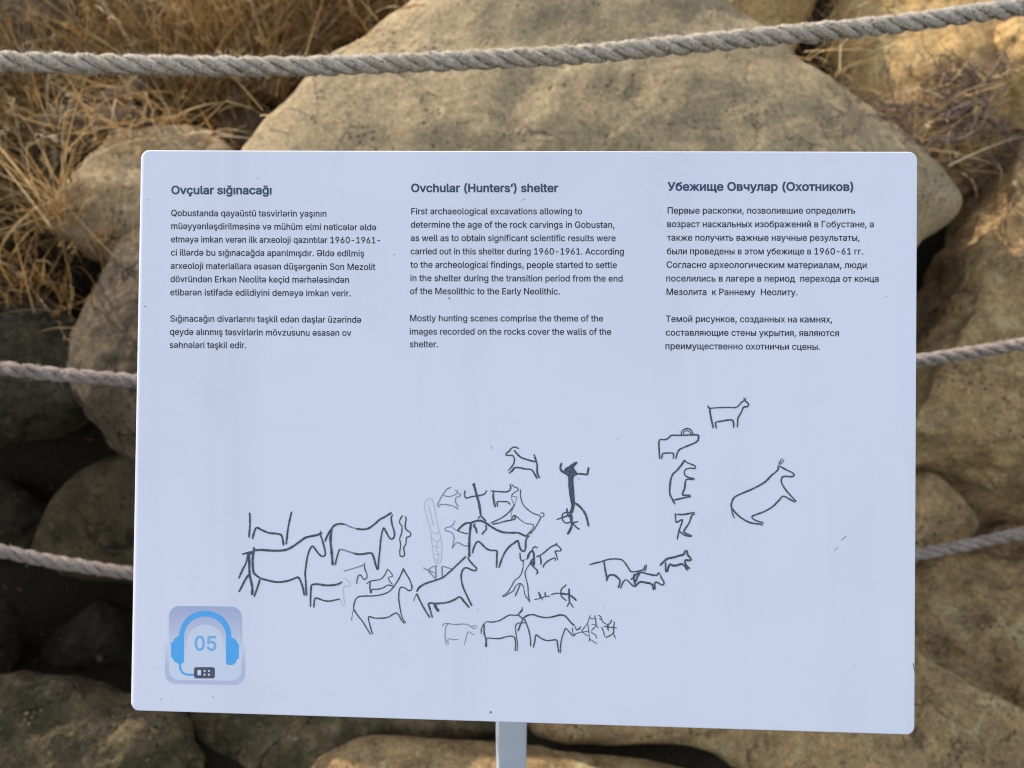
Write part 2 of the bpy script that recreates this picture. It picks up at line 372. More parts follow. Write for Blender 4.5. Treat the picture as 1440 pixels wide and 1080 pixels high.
# ---- lettering data: outlines of each character
GB = """ 	188	
,	188	38 -119 68 71 137 71 84 -119
-	453	337 244 337 188 114 188 114 244
.	188	83 -3 63 9 51 29 51 53 63 73 83 85 107 85 128 73 140 53 140 29 128 9 107 -3
0	453	191 -3 158 7 130 24 105 48 69 113 50 202 50 306 69 395 106 461 130 484 159 502 191 512 262 512 295 502 323 484 348 461 384 395 403 306 403 202 384 113 348 48 323 24 295 7 263 -3;250 52 290 74 320 116 338 176 344 254 338 332 320 393 290 435 250 457 203 457 163 435 134 393 115 332 109 254 115 176 134 116 163 74 203 52
1	453	76 0 76 55 391 55 391 0;276 509 276 0 212 0 209 448 86 358 86 427 198 509
6	453	196 -4 142 15 100 51 73 101 64 162 71 212 93 268 252 509 322 509 151 261 145 261 174 295 221 313 265 312 316 295 355 262 380 215 389 157 379 98 352 50 310 14 257 -4;245 50 279 63 304 86 322 119 327 157 322 196 304 228 279 251 245 264 207 264 174 252 148 229 131 197 125 158 131 119 148 86 174 63 207 50
9	453	256 513 310 494 352 458 380 408 389 347 382 296 359 240 200 0 130 0 301 248 307 248 278 214 232 195 188 197 137 214 98 247 72 294 64 352 73 411 101 459 143 494 196 513;207 459 174 446 148 423 131 390 125 352 131 313 148 280 174 257 207 245 245 245 279 257 305 280 322 312 327 350 322 390 305 422 279 446 245 459
A	480	16 0 201 509 276 509 463 0 395 0 264 372 232 478 245 478 204 345 85 0;110 142 110 199 370 199 370 142
E	419	60 0 60 509 372 509 372 452 125 452 125 286 355 286 355 229 125 229 125 57 375 57 375 0
F	410	60 0 60 509 369 509 369 452 125 452 125 278 346 278 346 221 125 221 125 0
G	520	225 -3 185 7 149 25 118 49 91 79 69 116 53 157 40 254 53 352 69 393 91 429 117 459 149 484 184 501 223 512 291 514 340 504 384 483 421 453 449 416 474 349 408 349 378 406 330 443 300 453 265 456 209 445 160 414 125 364 106 295 106 213 125 145 161 95 210 63 269 53 322 61 365 85 396 123 413 173 415 202 434 199 283 199 283 256 478 256 475 160 451 91 406 38 344 5 308 -4
M	628	60 0 60 509 152 509 303 110 322 49 307 49 338 146 476 509 568 509 568 0 504 0 507 457 513 457 472 335 342 0 286 0 112 457 119 457 122 0
N	523	60 0 60 509 136 509 414 55 405 54 399 184 399 509 463 509 463 0 387 0 108 452 119 454 125 301 125 0
Q	533	245 159 313 159 468 -48 401 -48 331 46;267 -7 225 -3 186 7 150 25 119 49 92 79 70 115 53 157 44 203 44 305 53 352 70 393 92 429 119 459 150 484 186 501 225 512 267 516 309 512 348 501 384 484 415 459 442 429 464 393 480 352 490 305 490 203 480 157 464 115 442 79 415 49 384 25 348 7 309 -3;296 55 349 76 392 116 420 176 430 254 420 332 392 392 349 433 296 453 237 453 184 433 142 392 113 332 103 254 113 176 142 117 184 76 237 55
S	447	188 -7 128 9 81 40 51 83 38 137 104 137 114 102 136 76 166 59 204 50 246 50 286 60 317 79 338 106 346 139 340 168 322 189 263 217 184 239 112 269 86 289 67 313 56 341 54 400 75 448 113 484 165 508 227 516 289 508 340 484 377 449 398 403 401 378 337 378 320 421 280 449 225 459 185 454 152 440 129 418 117 391 117 359 131 334 155 315 312 264 372 226 395 198 407 161 406 112 386 64 349 25 294 0 261 -7
a	389	137 -7 94 5 60 29 38 63 30 108 36 146 53 174 78 193 143 214 265 235 276 257 272 285 260 307 240 322 212 330 178 330 149 322 110 292 100 274 41 291 64 331 95 358 133 375 208 384 271 369 300 350 322 320 335 278 337 0 277 0 277 52 229 8 181 -7;192 47 228 59 254 80 270 108 276 190 122 153 103 139 93 118 93 93 102 72 119 57 156 46
b	424	208 -7 172 4 147 21 118 59 112 59 112 0 53 0 53 509 114 509 114 319 158 364 188 379 229 384 287 374 335 342 370 293 388 227 388 151 370 84 336 34 288 3 260 -6;242 49 279 66 306 97 323 139 328 189 323 239 307 281 280 311 243 328 198 328 161 312 134 282 118 241 113 189 118 138 135 95 162 65 198 49
c	396	174 -5 117 16 72 58 44 116 34 187 44 260 72 318 117 360 174 382 226 384 291 364 318 346 340 322 362 277 303 262 284 297 252 321 207 330 163 321 130 296 108 258 98 212 98 163 108 117 130 80 163 55 207 46 253 55 285 80 304 117 363 102 350 70 331 43 306 21 277 5 226 -7
d	424	165 -6 111 16 70 57 43 116 34 189 43 261 70 320 112 361 165 382 218 383 253 373 311 319 311 509 372 509 372 0 313 0 313 59 307 59 277 21 252 4 217 -7;226 49 263 65 290 95 306 138 312 189 306 241 290 282 263 312 227 328 182 328 145 311 118 281 102 239 96 189 102 139 118 97 145 66 182 49
e	404	177 -5 117 16 72 58 44 116 34 187 44 258 71 317 115 359 172 382 226 383 266 374 303 355 334 324 357 282 370 227 371 169 75 169 75 221 338 221 310 202 304 248 288 286 263 314 227 328 183 328 146 313 119 286 102 251 96 211 98 151 110 106 135 73 169 53 212 46 265 58 285 73 306 105 365 91 348 55 320 26 283 4 237 -7
f	254	228 379 228 327 6 327 6 379;81 0 82 452 96 486 120 510 152 525 212 529 243 521 227 468 209 473 164 468 147 449 142 419 142 0
g	425	180 -149 134 -140 97 -122 70 -97 51 -69 101 -41 131 -74 154 -88 187 -96 236 -95 282 -75 298 -58 308 -34 311 68 266 23 236 10 195 5 138 14 90 43 55 90 36 154 36 229 55 293 90 342 138 374 196 384 237 379 267 365 313 319 313 379 372 379 370 -40 350 -90 314 -124 265 -144 237 -149;227 61 264 75 290 103 307 142 312 193 307 242 291 283 264 312 227 328 182 328 145 312 118 282 102 241 96 193 102 144 118 104 145 76 183 61
h	410	114 0 53 0 53 509 114 509 114 287 102 287 132 344 175 374 227 384 275 377 313 356 341 321 355 271 357 0 296 0 293 263 273 304 235 326 192 328 161 317 136 297 115 248
i	167	53 0 53 379 114 379 114 0;73 444 54 455 43 472 43 494 54 512 73 522 95 522 114 512 125 494 125 472 114 455 95 444
j	167	53 379 114 379 112 -52 102 -90 80 -119 47 -137 -10 -143 -10 -87 18 -85 40 -72 53 -29;72 444 53 455 42 472 42 494 53 512 72 522 95 522 114 512 125 494 125 472 114 455 95 444
k	381	110 137 110 212 121 212 284 379 360 379 184 199 177 199;53 0 53 509 114 509 114 0;294 0 148 186 191 229 372 0
l	189	112 0 74 20 55 59 53 509 114 509 114 83 120 62 135 53 167 54 181 3 147 -2
m	610	53 0 53 379 112 379 112 295 108 295 122 331 144 358 172 376 203 385 245 383 287 361 314 320 321 295 312 295 326 329 350 356 381 375 417 385 458 385 497 372 529 346 550 307 557 255 557 0 496 0 493 279 485 298 456 323 419 330 387 326 363 312 345 290 336 263 335 0 274 0 272 280 253 311 220 328 185 329 158 320 135 302 119 274 114 238 114 0
n	410	114 0 53 0 53 379 112 379 112 287 102 287 132 344 175 374 227 384 275 377 313 356 341 321 355 271 357 0 296 0 293 263 273 304 235 326 192 328 161 317 136 297 115 248
o	415	174 -5 117 16 72 58 44 116 34 187 44 260 72 318 117 360 174 382 241 382 299 360 343 318 371 260 381 187 371 116 343 58 299 16 241 -5;231 49 270 66 298 97 314 139 319 187 314 236 298 278 270 310 231 328 184 328 145 310 118 278 102 236 96 187 102 139 118 97 145 66 184 49
p	424	53 -143 53 379 112 379 112 319 118 319 147 355 171 373 207 383 259 382 313 361 354 320 381 261 390 189 381 116 355 57 313 16 260 -6 208 -7 173 4 147 21 114 59 114 -143;242 49 279 66 306 97 323 139 328 189 323 239 307 281 280 311 243 328 198 328 161 312 134 282 118 241 113 189 118 138 135 95 162 65 198 49
q	424	372 -143 311 -143 311 59 266 12 236 -3 195 -8 137 3 89 34 55 84 36 151 36 227 55 293 89 342 137 374 196 384 237 379 267 364 307 319 313 319 313 379 372 379;226 49 263 65 290 95 306 138 312 189 306 241 290 282 263 312 227 328 182 328 145 311 118 281 102 239 96 189 102 139 118 97 145 66 182 49
r	259	53 0 53 379 112 379 112 321 152 367 191 383 243 384 241 323 190 324 159 315 135 296 119 269 114 237 114 0
s	365	157 -7 112 3 76 24 50 54 36 94 94 107 111 72 141 52 181 45 227 53 258 74 268 103 262 126 243 144 118 180 72 208 50 249 49 295 65 332 95 360 137 378 187 384 234 379 271 363 299 339 324 290 268 277 254 304 228 325 187 333 147 326 119 305 109 277 115 253 136 235 261 200 306 171 328 131 329 85 312 47 281 18 236 -2 210 -7
t	227	204 379 204 327 6 327 6 379;65 471 126 471 127 83 136 61 156 51 202 54 213 2 184 -3 113 7 92 21 77 41 65 93
u	410	158 -3 115 11 82 39 60 82 53 139 53 379 114 379 116 117 137 75 175 53 218 51 249 62 274 83 290 113 296 153 296 379 357 379 357 0 298 0 298 92 307 92 277 35 234 5 209 -3
v	389	163 0 17 379 84 379 187 87 206 21 184 21 209 110 305 379 371 379 226 0
w	567	138 0 23 379 87 379 175 41 165 41 192 163 252 379 316 379 402 41 391 41 480 379 545 379 429 0 368 0 277 338 291 338 199 0
x	379	21 0 171 218 171 171 29 379 100 379 207 206 175 206 282 379 352 379 209 169 209 214 358 0 287 0 173 182 205 182 91 0
y	389	47 -139 61 -86 104 -89 122 -81 138 -64 163 -1 17 379 84 379 206 21 184 21 209 110 305 379 371 379 196 -77 177 -107 153 -128 125 -141 73 -144 52 -140
z	380	42 0 42 46 254 323 48 323 48 379 333 379 333 331 126 56 339 56 339 0
ç	396	174 -5 117 16 72 58 44 116 34 187 44 260 72 318 117 360 174 382 226 384 291 364 318 346 340 322 362 277 303 262 284 297 252 321 207 330 163 321 130 296 108 258 98 212 98 163 108 117 130 80 163 55 207 46 253 55 285 80 304 117 363 102 350 70 331 43 306 21 277 5 226 -7;169 -143 169 -107 236 -102 242 -92 242 -77 236 -67 182 -62 192 16 224 16 224 -29 261 -36 282 -54 289 -85 280 -118 254 -136 210 -143
ö	415	174 -5 117 16 72 58 44 116 34 187 44 260 72 318 117 360 174 382 241 382 299 360 343 318 371 260 381 187 371 116 343 58 299 16 241 -5;231 49 270 66 298 97 314 139 319 187 314 236 298 278 270 310 231 328 184 328 145 310 118 278 102 236 96 187 102 139 118 97 145 66 184 49;269 444 251 455 240 472 240 494 251 512 269 522 290 522 308 512 318 494 318 472 308 455 290 444;125 444 107 455 96 472 96 494 107 512 125 522 146 522 164 512 175 494 175 472 164 455 146 444
ü	410	158 -3 115 11 82 39 60 82 53 139 53 379 114 379 116 117 137 75 175 53 218 51 249 62 274 83 290 113 296 153 296 379 357 379 357 0 298 0 298 92 307 92 277 35 234 5 209 -3;266 444 248 455 238 472 238 494 248 512 266 522 287 522 305 512 316 494 316 472 305 455 287 444;123 444 104 455 94 472 94 494 104 512 123 522 144 522 162 512 172 494 172 472 162 455 144 444
ğ	425	180 -149 134 -140 97 -122 70 -97 51 -69 101 -41 131 -74 154 -88 187 -96 236 -95 282 -75 298 -58 308 -34 311 68 266 23 236 10 195 5 138 14 90 43 55 90 36 154 36 229 55 293 90 342 138 374 196 384 237 379 267 365 313 319 313 379 372 379 370 -40 350 -90 314 -124 265 -144 237 -149;227 61 264 75 290 103 307 142 312 193 307 242 291 283 264 312 227 328 182 328 145 312 118 282 102 241 96 193 102 144 118 104 145 76 183 61;187 434 155 446 129 467 112 496 106 529 151 529 157 502 177 483 205 476 232 483 252 502 258 529 304 529 298 496 281 467 255 446 223 434
ı	167	53 0 53 379 114 379 114 0
ş	365	157 -7 112 3 76 24 50 54 36 94 94 107 111 72 141 52 181 45 227 53 258 74 268 103 262 126 243 144 118 180 72 208 50 249 49 295 65 332 95 360 137 378 187 384 234 379 271 363 299 339 324 290 268 277 254 304 228 325 187 333 147 326 119 305 109 277 115 253 136 235 261 200 306 171 328 131 329 85 312 47 281 18 236 -2 210 -7;147 -143 147 -107 214 -102 220 -92 220 -77 214 -67 160 -62 170 16 202 16 202 -29 239 -36 260 -54 267 -85 258 -118 233 -136 188 -143
Ə	520	227 -5 172 8 125 33 86 69 59 115 44 170 42 256 442 256 442 199 86 199 106 202 115 147 140 102 180 71 229 55 287 56 340 76 381 117 408 177 417 254 408 332 380 391 337 432 285 453 238 455 206 449 177 436 133 394 112 349 46 349 60 395 84 436 117 469 157 494 204 510 255 516 297 512 336 501 372 484 403 459 430 429 451 393 467 352 480 254 468 157 453 116 432 79 406 49 375 25 339 7 300 -3
ə	404	227 385 287 363 332 322 360 264 370 193 360 121 333 62 289 20 232 -2 178 -4 138 5 101 25 70 55 47 97 34 153 33 210 329 210 329 158 66 158 94 177 100 131 115 93 141 66 177 51 221 51 258 66 285 93 302 128 308 169 306 229 294 273 269 306 235 326 192 333 139 321 118 307 98 274 39 288 56 325 84 354 122 375 167 386
Г	401	370 509 370 452 125 452 125 0 60 0 60 509
М	628	60 0 60 509 152 509 303 110 322 49 307 49 338 146 476 509 568 509 568 0 504 0 507 457 513 457 472 335 342 0 286 0 112 457 119 457 122 0
Н	517	60 0 60 509 125 509 125 289 392 289 392 509 457 509 457 0 392 0 392 232 125 232 125 0
П	517	457 509 457 0 392 0 392 452 125 452 125 0 60 0 60 509
Р	445	60 0 60 509 272 506 332 487 375 452 400 404 409 348 400 291 375 243 332 207 272 188 109 186 109 242 257 244 297 256 324 279 339 310 344 348 339 385 324 416 297 439 257 451 125 452 125 0
С	510	225 -3 186 7 150 25 119 49 92 79 70 115 53 157 44 203 44 305 53 352 70 393 92 429 119 459 150 484 186 501 225 512 293 514 340 504 383 485 419 456 448 418 473 348 408 348 397 380 380 407 357 428 330 444 267 456 209 445 161 414 125 364 106 295 106 213 125 145 161 94 210 63 267 53 330 65 357 81 380 102 397 128 408 160 473 160 459 112 435 71 402 38 363 13 293 -6
Т	449	32 452 32 509 417 509 417 452 257 452 257 0 193 0 193 452
а	389	137 -7 94 5 60 29 38 63 30 108 36 146 53 174 78 193 143 214 265 235 276 257 272 285 260 307 240 322 212 330 178 330 149 322 110 292 100 274 41 291 64 331 95 358 133 375 208 384 271 369 300 350 322 320 335 278 337 0 277 0 277 52 229 8 181 -7;192 47 228 59 254 80 270 108 276 190 122 153 103 139 93 118 93 93 102 72 119 57 156 46
б	411	176 -6 119 15 74 55 44 113 34 185 41 301 54 354 73 395 101 426 137 448 183 461 264 472 290 488 294 509 349 509 344 475 330 449 304 431 264 420 206 414 155 401 119 375 97 332 85 266 118 314 149 340 187 357 229 363 281 353 325 322 357 274 375 215 375 147 355 84 319 35 268 3 239 -5;230 48 266 62 293 89 310 129 316 178 311 228 294 267 268 294 232 308 189 308 151 293 121 264 102 224 96 175 102 129 119 90 148 62 186 48
в	392	53 0 53 379 247 376 280 367 307 352 327 331 339 307 341 258 324 226 291 205 270 199 298 191 325 176 345 152 357 121 356 84 343 50 317 23 280 6 232 0;111 56 251 57 279 70 293 93 293 125 279 153 251 167 111 169;111 220 230 222 263 234 280 258 280 288 262 310 230 322 111 324
г	304	290 379 290 323 114 323 114 0 53 0 53 379
д	427	13 -110 13 56 44 56 70 93 87 146 110 379 356 379 356 56 414 56 414 -110 353 -110 353 0 74 0 74 -110;114 56 295 56 295 323 166 323 143 127 126 76
е	404	177 -5 117 16 72 58 44 116 34 187 44 258 71 317 115 359 172 382 226 383 266 374 303 355 334 324 357 282 370 227 371 169 75 169 75 221 338 221 310 202 304 248 288 286 263 314 227 328 183 328 146 313 119 286 102 251 96 211 98 151 110 106 135 73 169 53 212 46 265 58 285 73 306 105 365 91 348 55 320 26 283 4 237 -7
ж	563	21 0 174 193 23 379 95 379 221 218 252 218 252 379 313 379 313 218 342 218 468 379 541 379 390 193 543 0 469 0 342 162 313 162 313 0 252 0 252 162 223 162 95 0
з	343	146 -3 101 8 65 29 40 59 31 95 94 95 105 71 133 54 171 47 211 55 239 77 249 109 239 141 208 163 138 171 138 217 183 219 217 233 236 259 236 292 220 318 191 332 154 332 122 319 102 296 99 281 40 281 48 319 72 349 107 371 150 382 197 382 239 370 271 346 291 315 298 279 289 240 262 212 225 197 252 188 291 164 310 127 311 84 294 48 264 20 222 2 198 -3
и	411	358 0 296 0 296 274 111 0 53 0 53 379 114 379 114 104 300 379 358 379
й	411	358 0 296 0 296 274 111 0 53 0 53 379 114 379 114 104 300 379 358 379;187 434 155 446 130 467 112 496 107 529 151 529 158 502 177 483 205 476 233 483 252 502 259 529 304 529 298 496 281 467 256 446 223 434
к	376	53 0 53 379 114 379 114 215 152 215 288 379 366 379 213 196 368 0 290 0 167 159 114 159 114 0
л	400	6 0 6 56 48 63 62 76 78 133 91 379 348 379 348 0 286 0 286 323 149 323 140 150 129 84 109 37 76 9 27 0
м	535	53 0 53 379 144 379 260 90 273 41 263 41 285 121 390 379 482 379 482 0 421 0 423 354 430 354 385 217 294 0 240 0 135 252 102 354 111 354 113 0
н	409	309 223 309 167 99 167 99 223;114 379 114 0 53 0 53 379;356 379 356 0 295 0 295 379
о	415	174 -5 117 16 72 58 44 116 34 187 44 260 72 318 117 360 174 382 241 382 299 360 343 318 371 260 381 187 371 116 343 58 299 16 241 -5;231 49 270 66 298 97 314 139 319 187 314 236 298 278 270 310 231 328 184 328 145 310 118 278 102 236 96 187 102 139 118 97 145 66 184 49
п	408	355 379 355 0 294 0 294 323 114 323 114 0 53 0 53 379
р	424	53 -143 53 379 112 379 112 319 118 319 147 355 171 373 207 383 259 382 313 361 354 320 381 261 390 189 381 116 355 57 313 16 260 -6 208 -7 173 4 147 21 114 59 114 -143;242 49 279 66 306 97 323 139 328 189 323 239 307 281 280 311 243 328 198 328 161 312 134 282 118 241 113 189 118 138 135 95 162 65 198 49
с	396	174 -5 117 16 72 58 44 116 34 187 44 260 72 318 117 360 174 382 226 384 291 364 318 346 340 322 362 277 303 262 284 297 252 321 207 330 163 321 130 296 108 258 98 212 98 163 108 117 130 80 163 55 207 46 253 55 285 80 304 117 363 102 350 70 331 43 306 21 277 5 226 -7
т	325	132 0 132 325 6 325 6 379 319 379 319 325 193 325 193 0
у	389	47 -139 61 -86 104 -89 122 -81 138 -64 163 -1 17 379 84 379 206 21 184 21 209 110 305 379 371 379 196 -77 177 -107 153 -128 125 -141 73 -144 52 -140
х	379	21 0 171 218 171 171 29 379 100 379 207 206 175 206 282 379 352 379 209 169 209 214 358 0 287 0 173 182 205 182 91 0
ц	415	53 0 53 379 114 379 114 56 294 56 294 379 355 379 355 0;344 -109 344 0 318 0 318 56 405 56 405 -109
ч	401	157 122 121 134 92 153 70 181 57 216 53 379 114 379 116 232 124 211 155 184 198 175 284 187 324 199 324 143 272 127 214 119;287 0 287 379 348 379 348 0
ш	572	53 379 114 379 114 56 255 56 255 379 316 379 316 56 458 56 458 379 519 379 519 0 53 0
щ	582	53 379 114 379 114 56 255 56 255 379 316 379 316 56 458 56 458 379 519 379 519 0 53 0;508 -109 508 0 482 0 482 56 569 56 569 -109
ы	511	104 244 243 242 290 228 325 202 346 167 353 123 346 80 325 43 290 16 243 2 53 0 53 379 114 379 114 56 235 58 270 74 289 103 289 139 270 169 235 185 104 187;397 0 397 379 458 379 458 0
ь	388	104 244 243 242 290 228 325 202 346 167 353 123 346 80 325 43 290 16 243 2 53 0 53 379 114 379 114 56 235 58 270 74 289 103 289 139 270 169 235 185 104 187
э	396	170 -7 135 -1 104 12 76 32 55 56 33 102 91 117 110 80 143 55 188 46 233 55 266 80 287 117 298 163 298 212 287 258 266 296 233 321 188 330 144 321 111 297 93 262 34 277 47 308 66 335 91 356 153 381 188 384 252 374 303 341 340 291 359 225 359 150 340 85 303 35 252 3 221 -5;309 163 132 163 132 218 309 218
ю	585	53 0 53 379 111 379 111 0;97 162 97 217 235 217 235 162;344 -5 286 16 242 58 213 116 204 187 213 260 242 318 286 360 344 382 410 382 468 360 512 318 541 260 550 187 541 116 512 58 468 16 410 -5;401 49 440 66 467 97 483 139 489 187 483 236 467 278 440 310 401 328 353 328 315 310 287 278 271 236 266 187 271 139 287 97 315 66 353 49
я	385	332 0 271 0 271 326 155 324 114 309 95 279 95 240 114 211 155 195 298 194 298 142 134 146 97 157 68 174 48 198 36 226 32 259 36 293 48 322 68 346 97 365 134 376 332 379;85 0 15 0 122 172 190 172"""
